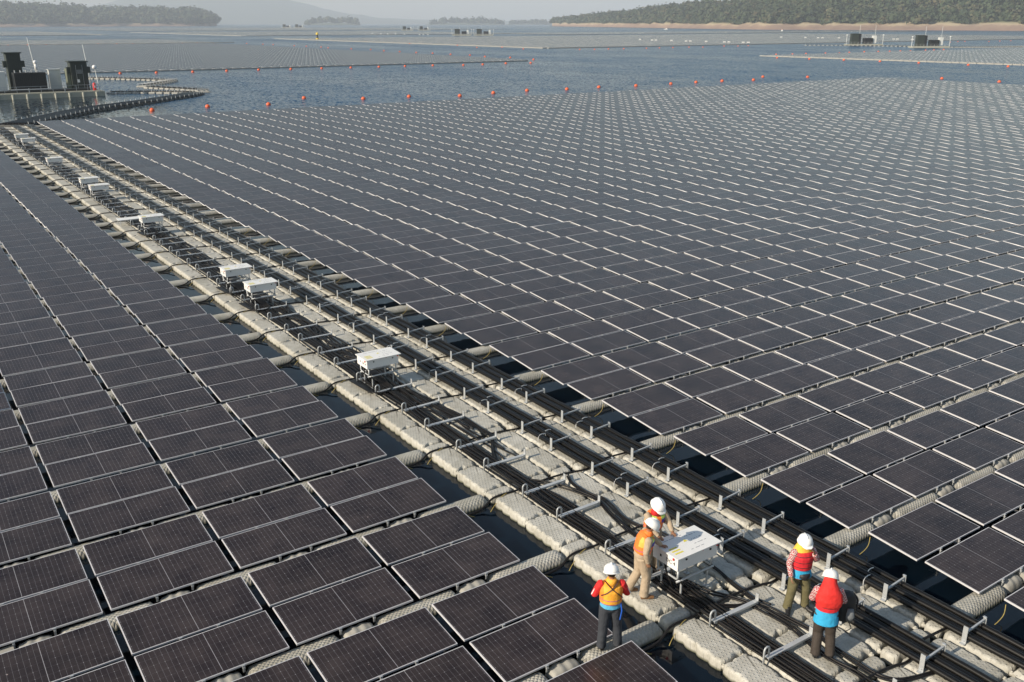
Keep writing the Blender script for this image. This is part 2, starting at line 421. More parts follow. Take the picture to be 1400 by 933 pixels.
def array(name, x0, x1, y0, y1, label, step=1):
    rows = []
    nx = int((x1-x0)/Q); ny = int((y1-y0)/P)
    if step == 1:
        for i in range(nx):
            for j in range(ny):
                for k in (1, 2):
                    dy, z = DY[k]; rows.append((x0+i*Q, y0+j*P+dy, z, TILT+random.uniform(-.006,.006), random.uniform(-.005,.005)))
        return mass_panels(name, rows, label=label)
    for i in range(int(nx/step[0])):
        for j in range(int(ny/step[1])):
            rows.append((x0+i*Q*step[0], y0+j*P*step[1], .42, random.uniform(-.002,.004), 0))
    return mass_panels(name, rows, label=label, L=Q*step[0]-.14, S=P*step[1]-.45)
array('solar_array', -40, 164, 228, 527, 'mauve solar array across the channel behind the white barge')
array('solar_array', 250, 480, 60, 217, 'silvery solar array ending in a point at the right, nearest the orange buoys', 1)
array('solar_array', 253, 800, 338, 655, 'long pale solar array in the middle distance below the wooded shore', (1, 1) if False else (1, 2))
FARS = [(60,180,545,690,'far left solar array band just beyond the mauve array'),
 (285,600,815,1200,'thin far solar array in the haze at upper centre'),
 (-50,200,960,1400,'thin grey far solar array at upper left'),
 (560,1150,720,880,'thin far solar array under the right-hand wood'),
 (330,1000,1420,2200,'faint farthest solar array band before the hazy hills'),
 (-100,420,2700,3600,'faint farthest solar array band below the left wooded hill')]
for a, b_, c, d, lb in FARS: array('solar_array', a, b_, c, d, lb, (3, 3) if c < 1300 else (10, 14))

def edge(label, a, b_, w):
    m_ = MB(); n = max(1, int((Vector(b_)-Vector(a)).length/2.4)); A = Vector((*a, 0)); B_ = Vector((*b_, 0)); d = (B_-A).normalized()
    for i in range(n):
        c = A.lerp(B_, (i+.5)/n); m_.box((c.x, c.y, .22), (abs(d.x)*2.25+abs(d.y)*w, abs(d.y)*2.25+abs(d.x)*w, .3))
    tag(link('float_edge', m_.mesh('float edge', FLOATS_PLAIN)), label, 'float edge')
# ------------------------------------------------------------------ floats of the walkway
def float_outline(w, l, r=.09, n=72, scal=0, notch=(), wob=.006, seed=0):
    rnd = random.Random(seed); ph = [rnd.uniform(0, 6) for _ in range(4)]
    pts = []
    per = 2*(w+l)
    for i in range(n):
        s = per*i/n
        if s < w: x, y, nx, ny = -w/2+s, -l/2, 0, 1
        elif s < w+l: x, y, nx, ny = w/2, -l/2+(s-w), -1, 0
        elif s < 2*w+l: x, y, nx, ny = w/2-(s-w-l), l/2, 0, -1
        else: x, y, nx, ny = -w/2, l/2-(s-2*w-l), 1, 0
        # rounded corners
        qx = max(-(w/2-r), min(w/2-r, x)); qy = max(-(l/2-r), min(l/2-r, y))
        d = Vector((x-qx, y-qy))
        if abs(x-qx) > 1e-6 and abs(y-qy) > 1e-6: d = d.normalized()*r; x, y = qx+d.x, qy+d.y
        o = wob*math.sin(s*23+ph[0])
        if scal and nx == 1:
            t = (y+l/2)/l; o += scal*(1-abs(math.sin(PI*4*t)))**1.6 * (0 if t < .04 or t > .96 else 1)
        for (side, t0, dep, wd) in notch:
            t = (y+l/2)/l if nx else (x+w/2)/w
            if (side == 'r' and nx == -1) or (side == 'l' and nx == 1) or (side == 'n' and ny == 1) or (side == 'f' and ny == -1):
                o += dep*math.exp(-((t-t0)*(l if nx else w)/wd)**2)
        pts.append((x+nx*o, y+ny*o))
    return pts
def float_mesh(name, w, l, seed=0, scal=0, notch=(), n=72, top=.32, low=False):
    o = float_outline(w, l, min(.105, w*.22, l*.3), n, scal, notch, seed=seed)
    layers = [(-.12,.03),(0.0,.004),(.17,0),(.235,.004),(.285,.014),(.309,.032),(top,.060)] if not low else [(-.1,.0),(.26,0),(top,.05)]
    mb = MB(); N_ = len(o)
    for z, ins in layers:
        for x, y in o:
            k = 1-ins/(math.hypot(x, y)+1e-6)
            sx = max(0, abs(x)-ins)*(1 if x > 0 else -1); sy = max(0, abs(y)-ins)*(1 if y > 0 else -1)
            mb.v.append((sx, sy, z))
    for i in range(len(layers)-1):
        for k in range(N_):
            a = i*N_+k; b_ = i*N_+(k+1)%N_; mb.f.append((a, b_, b_+N_, a+N_)); mb.m.append(0)
    top0 = (len(layers)-1)*N_; mb.v.append((0, 0, top)); c = len(mb.v)-1; cap0 = len(mb.f)
    for k in range(N_): mb.f.append((top0+k, top0+(k+1)%N_, c)); mb.m.append(0)
    cap1 = len(mb.f)
    # connector lugs
    if not low and l > .8:
        for (x, y) in ((-w/2+.08, -l/2-.005), (w/2-.08, -l/2-.005)):
            mb.loft([(x, y, .18), (x, y, .24)], .045, seg=10)
            mb.loft([(x, y, .24), (x, y, .262)], .022, seg=8)
    me = mb.mesh(name, FLOAT, smooth=not low)
    for q in range(cap0, cap1): me.polygons[q].use_smooth = False
    return me
COLS = [('outer', 10.26, 10.89), ('narrow', 10.93, 11.44), ('long', 11.52, 12.08), ('long', 12.13, 12.74), ('tray', 12.80, 13.40), ('long', 13.45, 14.03), ('tray', 14.09, 14.70)]
COLNAME = ['outer row along the left water', 'row under the thin cables', 'row right of the thin cables', 'row left of the middle cables', 'row under the middle cables', 'row right of the middle cables', 'row under the right cables']
S0 = 15.90
FM = {}
def fmesh(ci, kind, var):
    key = (ci, kind, var)
    if key in FM: return FM[key]
    _, x0, x1 = COLS[ci]; w = x1-x0; l = {'a': 1.215, 'b': 1.22, 's': .31, 'S': .31}[kind]
    notch = []
    if l > 1:
        notch = [('r', .34, .06, .055), ('r', .985, .09, .06), ('r', .02, .04, .05), ('n', .7 if var else .35, .06, .06), ('f', .3, .04, .05)]
        if ci in (4, 6): notch = [('n', .5, .03, .05)]
        if ci == 1: notch.append(('l', .5, .04, .05))
    elif ci in (2, 3, 5): w -= .14
    FM[key] = float_mesh('moulded float', w, l, seed=ci*7+var, scal=.035 if (ci == 0 and l > 1) else .0, notch=notch, n=96 if l > 1 else 40)
    return FM[key]
fl = []
for j in range(-5, 34):
    s = S0 + j*P
    for ci in range(7):
        x = (COLS[ci][1]+COLS[ci][2])/2
        for kind, dy in (('a', -.825), ('b', -2.07), ('s', 0)):
            y = s+dy + random.uniform(-.012, .012)
            off = (.36 if ci == 5 else 0) if kind != 's' else (.36 if ci == 5 else 0)
            y += off*.0
            if y < 4.2: continue
            xx = x + random.uniform(-.012, .012) - (.06 if kind == 's' and ci in (2, 3, 5) else 0)
            fl.append((ci, kind, xx, y))
fvis = [r for r in fl if inview((r[2], r[3], .3), 30, 20)]
fvis.sort(key=lambda r: (Vector((r[2], r[3], .3))-CP).length * (1.0 if r[1] != 's' else 1.35))
fnear = set(fvis[:300]); cnt = {}
low_rows = []
for r in sorted(fl, key=lambda r: r[3]):
    ci, kind, x, y = r
    if r in fnear:
        kk = (ci, kind == 's'); cnt[kk] = cnt.get(kk, 0)+1
        o = link('walkway_float', fmesh(ci, kind, random.randint(0, 1)), None, (x, y, random.uniform(-.008, .008)), random.uniform(-.006, .006))
        tag(o, 'grey %s plastic float, %s, %s up from photo bottom' % ('short' if kind == 's' else 'long', COLNAME[ci], nth(cnt[kk])), 'float', 'moulded floats of the cable walkway')
    else: low_rows.append(r)
mb = MB()
for ci, kind, x, y in low_rows:
    w = COLS[ci][2]-COLS[ci][1]; l = .31 if kind == 's' else 1.22
    if kind == 's' and ci in (2, 3, 5): w -= .14
    o = float_outline(w, l, .08, 20, .02 if ci == 0 else 0)
    n0 = len(mb.v); K = len(o)
    for z, ins in ((-.1,0),(.25,0),(.32,.05)):
        for a, b_ in o:
            mb.v.append((x+max(0,abs(a)-ins)*(1 if a > 0 else -1), y+max(0,abs(b_)-ins)*(1 if b_ > 0 else -1), z))
    for i in range(2):
        for k in range(K):
            mb.f.append((n0+i*K+k, n0+i*K+(k+1)%K, n0+(i+1)*K+(k+1)%K, n0+(i+1)*K+k)); mb.m.append(0)
    mb.f.append(tuple(n0+2*K+k for k in range(K))); mb.m.append(0)
tag(link('walkway_float', mb.mesh('far walkway floats', FLOAT)), 'far grey plastic floats of the walkway, small towards the lagoon', 'floats', None, 'stuff')

# ------------------------------------------------------------------ row floats between the panel rows
def row_float_mesh(L, w=.44, tex=True):
    mb = MB(); n = 16; prof = []
    K = 14
    for i in range(n+1):
        t = i/n; x = -L/2+L*t
        e = min(1, math.sin(min(1, min(t, 1-t)*L/.16)*PI/2)); e = max(.0, e)**.5
        for k in range(K+1):
            a = PI*k/K
            yy = -math.copysign(abs(math.cos(a))**.75, math.cos(a))*w/2*(.72+.28*e); zz = -.05 + (.35*abs(math.sin(a))**.55)*(.55+.45*e)
            if not tex: zz += .012*math.sin(t*PI*7)
            mb.v.append((x, yy, zz))
    for i in range(n):
        for k in range(K):
            a = i*(K+1)+k; mb.f.append((a, a+K+1, a+K+2, a+1)); mb.m.append(0)
    mb.f.append(tuple(range(K, -1, -1))); mb.m.append(0)
    mb.f.append(tuple(n*(K+1)+k for k in range(K+1))); mb.m.append(0)
    return mb.mesh('row float', ROWF if tex else FLOATS_PLAIN, smooth=True)
RFL, RFS, RF0, RFL0 = row_float_mesh(1.74), row_float_mesh(.62, .38, False), row_float_mesh(1.60), row_float_mesh(1.80)
rf = []
for j in range(-5, 34):
    y = S0 + j*P + .05
    for c in range(0, 62):
        xc = XR + LP/2 + c*Q
        if c == 0: rf.append(('R', c, j, 'l', (14.93+xc-.33)/2, y, RF0))
        else: rf.append(('R', c, j, 'l', xc-Q/2, y, RFL))
        rf.append(('R', c, j, 's', xc, y+.02, RFS))
    for c in range(0, 9):
        xc = XL - LP/2 - c*Q
        rf.append(('L', c, j, 'l', xc+Q/2 + (.06 if c == 0 else 0), y, RFL0 if c == 0 else RFL))
        rf.append(('L', c, j, 's', xc, y+.02, RFS))
rv = [r for r in rf if inview((r[4], r[5], .3), 20, 20)]
rv.sort(key=lambda r: (Vector((r[4], r[5], .3))-CP).length * (.6 if r[1] == 0 else 1))
rn = set(id(r) for r in rv[:300]); mb = MB(); cc = {}
for r in sorted(rf, key=lambda r: r[5]):
    side, c, j, k, x, y, me = r
    if id(r) in rn:
        key = (side, c, k); cc[key] = cc.get(key, 0)+1
        o = link('row_float', me, None, (x, y, 0), 0)
        what = {'l': 'grey ribbed float', 's': 'short smooth float'}[k]
        tag(o, '%s, %s panel array, %s column out, %s up from bottom' % (what, 'left' if side == 'L' else 'right', nth(c+1), nth(cc[key])), 'float', 'floats between the panel rows')
    else:
        if proj((x, y, .3)) is None or not inview((x, y, .3), 400, 300): continue
        L_ = 1.74 if k == 'l' else .62; w = .44 if k == 'l' else .36; n0 = len(mb.v)
        for xx in (-L_/2, L_/2):
            for yy, zz in ((-w/2, -.05), (-w/2, .2), (-w/4, .3), (w/4, .3), (w/2, .2), (w/2, -.05)): mb.v.append((x+xx, y+yy, zz))
        for q in range(5): mb.f.append((n0+q+1, n0+q, n0+6+q, n0+7+q)); mb.m.append(0)
        mb.f.append(tuple(n0+q for q in range(6))); mb.m.append(0); mb.f.append(tuple(n0+11-q for q in range(6))); mb.m.append(0)
tag(link('row_float', mb.mesh('far row floats', FLOATS_PLAIN)), 'far pale floats showing as thin lines between distant panel rows', 'floats', None, 'stuff')

# ------------------------------------------------------------------ cable brackets
def bracket_meshes():
    a = MB()                                     # left tray: hoop, wide rail, hooked end post
    a.loft([(0,0,.0),(0,0,.26),(.02,0,.30),(.06,.0,.315),(.10,0,.30),(.12,0,.26),(.12,0,.12)], .016, .022, lat=(0,1,0), seg=8)
    hoop = a.mesh('hoop', GALV, True)
    b_ = MB(); b_.box((.62,0,.10), (1.1,.085,.018)); b_.box((.62,-.042,.085), (1.1,.006,.04)); b_.box((.62,.042,.085), (1.1,.006,.04))
    railA = b_.mesh('wide rail', PLATE)
    c = MB(); c.box((1.19,.0,.10), (.012,.075,.30)); c.box((1.155,0,.11), (.07,.07,.012)); c.box((1.14,0,-.02), (.06,.06,.06))
    endA = c.mesh('end plate', GALV)
    d = MB(); d.box((0,0,.16), (.014,.085,.34)); d.box((-.03,0,.002), (.08,.085,.012)); d.box((-.012,0,.05),(.02,.03,.02))
    post = d.mesh('flat post', GALV)
    e = MB(); e.bar((.008,0,.20), (.60,0,.235), .032, .032); e.box((.62,0,.20), (.012,.06,.16)); e.box((.605,0,.285),(.04,.06,.012))
    railB = e.mesh('cross rail', GALV)
    return hoop, railA, endA, post, railB
HOOP, RAILA, ENDA, POST, RAILB = bracket_meshes()
BR = {}
def bracket(kind, x, y, label, z=.33):
    if kind not in BR:
        t = thing('cable_bracket', label, 'bracket', (x, y, z), 0, {'A': 'wide galvanised brackets over the thin cables', 'B': 'slim galvanised brackets over the middle cables', 'C': 'slim galvanised brackets over the right cables'}[kind])
        if kind == 'A': link('hoop', HOOP, t); link('rail', RAILA, t); link('end_plate', ENDA, t)
        else: link('post', POST, t); link('rail', RAILB, t)
        BR[kind] = t; return t
    return copy_tree(BR[kind], (x, y, z), label=label)
nb = 0
for j in range(-4, 34):
    s = S0+j*P
    for dy in (-1.88, -.62):
        y = s+dy
        if y < 5.0: continue
        nb += 1
        for kind, x, zz in (('A', 10.82, .33), ('B', 12.83, .33), ('C', 14.12, .33)):
            if y > 80 and dy > -1: continue
            o = bracket(kind, x, y+random.uniform(-.03,.03), '%s bracket over the %s, %s up from photo bottom' % ('wide galvanised' if kind == 'A' else 'slim galvanised', {'A': 'thin cables', 'B': 'middle cables', 'C': 'right cables'}[kind], nth(upcount('br'+kind, (x+(.5 if kind == 'A' else .2), y, .5)))), zz)
            o.rotation_euler = (0, 0, random.uniform(-.03, .03))

# ------------------------------------------------------------------ cables
def spline(pts, n=6):
    pts = [Vector(p) for p in pts]; out = []
    for i in range(len(pts)-1):
        p0 = pts[max(i-1,0)]; p1 = pts[i]; p2 = pts[i+1]; p3 = pts[min(i+2, len(pts)-1)]
        for k in range(n):
            t = k/n
            out.append(.5*((2*p1)+(p2-p0)*t+(2*p0-5*p1+4*p2-p3)*t*t+(3*p1-p0-3*p2+p3)*t**3))
    out.append(pts[-1]); return out
def cable(name, pts, r, label, group=None, m=None, seg=8, n=6, cat='cable'):
    mb = MB(); mb.loft(spline(pts, n), r, seg=seg)
    return tag(link(name, mb.mesh(name, m or RUBBER, True)), label, cat, group)
YEND = 113.5
def endpath(off, z):                              # beyond the walkway the bundles run on over the curved pontoon
    pts = [(11.6,111.5),(14.91,115.45),(18.55,121.63),(21.89,127.52),(24.98,130.77),(28.1,133.41),(33.06,137.23),(37.26,142.29),(41.0,146.0)]
    return [(x+off*.75, y-off*.6, z) for x, y in pts]
def longrun(xbase, zoff, r, label, group, seed, amp=.03, drop=0):
    rnd = random.Random(seed); pts = []; y = 4.0
    while y < 111.5:
        ph = ((y-S0) % P)/P
        pts.append((xbase+amp*mnoise.noise(Vector((y*.35, seed*3.3, 0)))*1.6+amp*.4*rnd.uniform(-1,1), y, zoff - drop*abs(math.sin(PI*ph))+.006*rnd.uniform(-1,1)))
        y += .72 if y < 40 else 1.44
    return cable('cable', pts, r, label, group, CONDUIT if r > .035 else RUBBER, 10 if r > .035 else 7, 3)
place = ['leftmost', 'second from left', 'third from left', 'fourth from left', 'fifth from left', 'rightmost']
for bi, (x0, nm) in enumerate(((12.93, 'middle'), (14.22, 'right'))):
    for i in range(5):
        lower = i % 2
        x = x0 + .12*i; z = .39 + (0 if lower else .04)
        longrun(x, z, .057, 'thick black conduit, %s of the %s bundle on the walkway' % (['leftmost','second from left','central one','second from right','rightmost'][i], nm), 'thick black conduits of the %s bundle' % nm, 10*bi+i, .022)
for i in range(11):
    x = 10.93 + .042*i; z = .36 + .035*(i % 3)
    longrun(x, z, .021, 'thin black cable, %s from the left of the thin bundle' % nth(i+1), 'thin black cables beside the outer float row', 50+i, .045, .015)
for i in range(10):
    rnd_ = random.Random(900+i); pts = []; y = 17.0+rnd_.uniform(0, 3)
    while y < 111:
        pts.append((11.46+.055*i+.30*mnoise.noise(Vector((y*.28, i*2.7, 4)))+.14*mnoise.noise(Vector((y*.9, i*1.7, 8))), y, .35+.03*(i % 3)+.01*rnd_.uniform(-1, 1))); y += .75
    cable('cable', pts, .021, 'loose black cable, %s of the wavering ones beside the thin bundle beyond the near box' % nth(i+1), 'loose black cables beside the thin bundle', seg=6, n=2)
# ties
tk = 0
for j in range(-3, 26):
    for x0, nm in ((12.93, 'middle'), (14.22, 'right')):
        for dy in (-1.35,):
            if random.random() < .1: continue
            y = S0+j*P+dy+random.uniform(-.25,.25)
            if y < 6: continue
            for dx in (.0, .27):
                mb = MB(); x = x0+dx-.055
                yy = y + (.12 if dx else 0)
                mb.loft([(x-.01,yy,.36),(x+.0,yy+.01,.44),(x+.06,yy+.02,.492),(x+.15,yy+.03,.494),(x+.245,yy+.04,.47),(x+.26,yy+.04,.4)], .006, .014, lat=(0,1,0), seg=6)
                tk += 1
                tag(link('cable_tie', mb.mesh('tie', TIE)), 'white cable tie round the %s conduits, %s pair up from photo bottom' % (nm, nth(upcount('tie'+nm, (x+.1, y, .5)) if not dx else CNT.get('tie'+nm, 1))) + (', left strap' if not dx else ', right strap'), 'cable tie', 'white ties on the thick conduits')
# wandering cables traced over the floats
W = {
 'w2': ([(11.59,22.81),(11.59,21.55),(11.89,20.89),(12.03,19.99),(12.05,18.97),(11.99,18.37),(11.45,17.4),(11.21,16.46),(11.3,15.69),(11.45,14.9),(11.5,14.2)], 3, 'black cable pair swinging from the thin bundle to the centre floats and back'),
 'w1': ([(11.2,34.6),(11.88,31.6),(11.96,30.61),(11.82,29.52),(11.52,28.74),(11.3,27.6),(11.1,26)], 3, 'black cables looping over the floats between two distant white boxes'),
 'w3': ([(11.2,16.6),(11.35,16.0),(11.59,15.63),(11.87,15.19),(12.04,14.64),(12.13,14.22),(11.98,13.64),(11.85,12.97),(11.77,12.45),(11.5,11.6),(11.3,11.1)], 3, 'black cable bundle crossing the floats behind the two men at the box'),
 'w4': ([(12.3,15.53),(12.14,15.19),(12.1,14.78),(12.14,14.45),(12.24,14.2),(12.19,13.78),(12.07,13.29),(12.1,12.85),(12.3,12.3),(12.3,11.5),(12.25,10.7),(12.16,10.28),(12.12,9.93),(12.08,9.59),(12.18,9.28)], 2, 'black cable pair running down the centre floats past the nearest box'),
 'w5': ([(11.25,11.4),(11.4,10.9),(11.47,10.71),(11.57,10.26),(11.86,9.74),(11.95,9.32),(11.99,8.87),(11.96,8.52),(11.85,7.97),(11.82,7.62),(11.9,7.2),(11.85,6.6),(11.8,5.5)], 2, 'black cable pair curving from the nearest box to the photo bottom'),
 'w6': ([(10.95,10.61),(11.15,10.39),(11.36,9.92),(11.63,9.66),(11.98,9.5),(12.11,9.21),(12.15,8.77),(12.2,8.3),(12.12,7.9),(12.1,7.4),(12.1,7.07),(12.16,6.87),(12.3,6.71),(12.56,6.61),(12.98,6.5)], 2, 'black cable pair sweeping under the crouching worker to the middle bundle'),
}
for key, (pts, n, lb) in W.items():
    t = thing('cable_bundle', lb, 'cable')
    for i in range(n):
        mb = MB(); rnd = random.Random(key+str(i))
        pp = [(x+(i-(n-1)/2)*.047+rnd.uniform(-.012,.012), y+(i-(n-1)/2)*.02, .345+.02*(i % 2)+rnd.uniform(-.004,.012)) for x, y in pts]
        mb.loft(spline(pp, 6), .02, seg=8); link('cable', mb.mesh('cable', RUBBER, True), t)
rnd = random.Random(5)
for q, y0 in enumerate([22.5, 24.5, 28, 31, 34.5, 37.5, 41, 44.5, 47.5, 51, 54.5, 58, 61, 65, 69, 73, 78, 83, 88, 94, 100]):
    t = thing('cable_bundle', 'loose black cables over the centre floats, %s such tangle going up the walkway' % nth(q+1), 'cable', group='loose cable tangles along the walkway')
    for i in range(4):
        mb = MB(); x = 11.25+rnd.uniform(-.05,.1)
        pp = []
        sw = rnd.uniform(.35,.8); L_ = rnd.uniform(2.6, 4.2)
        for k in range(8):
            tt = k/7; pp.append((x+sw*math.sin(PI*tt)+i*.03+rnd.uniform(-.04,.04), y0+L_*tt, .355+.02*i))
        mb.loft(spline(pp, 4), .021, seg=6); link('cable', mb.mesh('cable', RUBBER, True), t)
# thin cables crossing the walkway by each float row
for j in range(-3, 33):
    y = S0+j*P-.27
    pts = [(8.9,y+.02,.2),(9.42,y,.13),(9.9,y-.03,.18),(10.27,y+.02,.335),(10.83,y,.345),(11.0,y,.35),(11.6,y+.05,.35),(12.2,y+.02,.36),(12.55,y-.02,.35),(12.9,y-.08,.35),(13.5,y+.1,.35),(13.85,y+.1,.35),(14.3,y+.06,.35)]
    cable('cable', pts, .024, 'black cable crossing the walkway beside a float row, %s up from photo bottom' % nth(upcount('cr', (10.6, y, .3))), 'black cables crossing the walkway')
# yellow ropes
for j in range(-4, 12):
    y = S0+j*P-.27
    cable('rope', [(9.5,y-.1,.18),(9.9,y-.18,.03),(10.2,y-.1,.2),(10.5,y-.02,.345),(10.8,y+.02,.35)], .008, 'yellow rope tying the left row float to the walkway, %s up from bottom' % nth(upcount('rl', (10, y-.1, .1))), 'yellow mooring ropes on the left', ROPE, 6, cat='rope')
    y2 = S0+j*P-.36
    cable('rope', [(15.72,y2-.1,.40),(15.6,y2-.14,.22),(15.3,y2-.1,.08),(14.95,y2+.0,.1),(14.7,y2+.05,.3)], .008, 'yellow rope hanging from the right panel corner, %s up from bottom' % nth(upcount('rr', (15.2, y2-.1, .1))), 'yellow mooring ropes on the right', ROPE, 6, cat='rope')

# ------------------------------------------------------------------ combiner boxes
WHITE = simple('white powder coat', (.78,.78,.76), .35, 0, .06, 4)
GREYW = simple('pale grey lid print', (.25,.27,.3), .5)
YEL = simple('yellow warning sticker', (.72,.62,.06), .5)
REDP = simple('red paint', (.6,.03,.03), .45)
BLK = simple('black ink', (.01,.01,.01), .6)
def textobj(name, body, size, parent, loc, rot, m):
    c = bpy.data.curves.new(name, 'FONT'); c.body = body; c.size = size; c.extrude = .001; c.align_x = 'CENTER'; c.align_y = 'CENTER'
    tmp = bpy.data.objects.new(name+' source', c); COL.objects.link(tmp); bpy.context.view_layer.update()
    me = bpy.data.meshes.new_from_object(tmp.evaluated_get(bpy.context.evaluated_depsgraph_get())); bpy.data.objects.remove(tmp); bpy.data.curves.remove(c)
    me.materials.clear(); me.materials.append(m)
    o = bpy.data.objects.new(name, me); COL.objects.link(o); o.parent = parent; o.location = loc; o.rotation_euler = rot
    return o
def make_box(label):
    t = thing('combiner_box', label, 'electrical box', (0,0,0), 0, 'white boxes along the walkway')
    W_, D_, H_ = 1.02, .66, .26; z0 = .98
    b_ = MB(); b_.box((0,0,z0+H_/2), (W_,D_,H_)); link('body', b_.mesh('box body', WHITE), t)
    l = MB(); l.box((0.02,0,z0+H_+.014), (W_+.12,D_+.07,.022)); l.box((0,0,z0+H_-.008),(W_+.03,D_+.03,.02))
    lid = link('lid', l.mesh('box lid', WHITE), t)
    st = MB(); zt = z0+H_+.0275
    for i in range(3): st.box((-.36+.0, -.20+.085*i, zt), (.20, .035, .003), mi=0)
    st.quad([(-.02,.02,zt),(.08,.02,zt),(.03,.10,zt)])
    link('sticker', st.mesh('stickers', YEL), lid)
    pr = MB()
    for i, (x, y, L_) in enumerate(((.28,-.12,.32),(.30,.02,.26),(.28,.16,.30),(-.1,.24,.5),(.1,-.24,.35))):
        for k in range(int(L_/.028)): 
            if random.random() < .8: pr.box((x-L_/2+k*.028, y, zt), (.02, .012, .003))
    link('print', pr.mesh('lid print', GREYW), lid)
    fr = MB(); r = .022                            # stand: bent tube legs, cross bars
    for sx in (-1, 1):
        fr.loft([(sx*.44,-.28,z0),(sx*.44,-.28,.80),(sx*.44,-.25,.76),(sx*.44,.22,.76),(sx*.44,.26,.80),(sx*.44,.26,z0)], r, seg=8)
    fr.loft([(-.47,-.28,.72),(.5,-.28,.72)], r, seg=8); fr.loft([(-.47,.24,.72),(.5,.24,.72)], r, seg=8)
    link('stand', fr.mesh('stand', GALV, True), t)
    for x, y in ((-.34,-.28),(.34,-.28),(-.34,.24),(.34,.24)):
        m_ = MB(); m_.loft([(x,y,.72),(x,y,.36)], .02, seg=8); m_.box((x,y,.35),(.09,.09,.014)); link('leg', m_.mesh('leg', GALV), t)
    for x in (-.3, .32):
        k = MB(); k.box((x,-D_/2-.008,z0+H_-.06),(.035,.016,.03)); link('latch', k.mesh('latch', BLK), t)
    k = MB(); k.box((W_/2-.03,-D_/2-.02,z0+H_-.02),(.03,.02,.03)); k.box((.1,-D_/2-.02,z0+H_+.0),(.03,.02,.02)); k.box((-W_/2-.02,-.23,z0+H_-.03),(.02,.03,.06)); link('seal', k.mesh('seal', REDP), t)
    k = MB(); k.box((-W_/2-.004,.12,z0+.13),(.008,.035,.045)); link('socket', k.mesh('socket', BLK), t)
    textobj('marking', 'DC 4', .11, t, (-W_/2-.003,-.14,z0+.12), (PI/2,0,-PI/2), BLK)
    for i in range(3):
        c = MB(); c.loft(spline([(-.42+.05*i,.1-.12*i,z0),(-.46+.03*i,.0-.12*i,.8),(-.42+.06*i,-.1-.1*i,.6),(-.3+.1*i,-.05,.42)],5), .02, seg=8)
        link('lead', c.mesh('lead', RUBBER, True), t)
    return t
def loops(x, y, lb):
    t = thing('cable_bundle', lb, 'cable'); rr = random.Random(int(y*10))
    for i in range(7):
        r = .22+.035*i; mb = MB(); pts = [(x-.25+r*math.cos(a)*.9, y-.55+r*math.sin(a), .37+.012*i) for a in [PI*1.05+k*PI*1.0/8 for k in range(9)]]
        pts = [(pts[0][0], y+.6, .37)] + pts + [(pts[-1][0], y+.5, .6)]
        mb.loft(spline(pts, 4), .021, seg=6); link('cable', mb.mesh('cable', RUBBER, True), t)
loops(11.3, 33.35, 'black cables looping under the nearer of the halfway pair of boxes'); loops(11.3, 36.1, 'black cables looping under the farther of the halfway pair of boxes')
loops(11.3, 23.5, 'black cables looping under the lone box in the middle stretch'); loops(11.3, 48.9, 'black cables looping under the box below the flat lid')
BX = [(11.35,10.72,'white electrical box nearest the workers, hand resting on its lid'),(11.34,23.5,'white box standing alone in the middle stretch of the walkway'),
 (11.35,33.35,'white box, nearer of the pair halfway up the walkway'),(11.33,36.1,'white box, farther of the pair halfway up the walkway'),(11.3,48.9,'white box just below the flat open lid'),
 (11.2,60.6,'white box, nearer of the upper pair'),(11.25,63.8,'white box, farther of the upper pair'),(11.15,75.2,'lone white box high up the walkway'),(11.5,89.6,'white box, nearer of the last pair before the lagoon'),(11.5,93.3,'white box, farther of the last pair before the lagoon')]
B0 = make_box(BX[0][2]); B0.location = (BX[0][0], BX[0][1], 0)
for x, y, lb in BX[1:]: copy_tree(B0, (x, y, 0), label=lb)
mb = MB(); mb.box((0,0,.62), (1.15,.7,.03)); t = thing('box_lid', 'flat white lid lying low on a frame beyond the lone box', 'lid', (10.9,52.1,0))
link('plate', mb.mesh('plate', WHITE), t); k = MB()
for x in (-.5,.5):
    for y in (-.3,.3): k.loft([(x,y,.3),(x,y,.61)], .02, seg=6)
link('stand', k.mesh('stand', GALV), t)

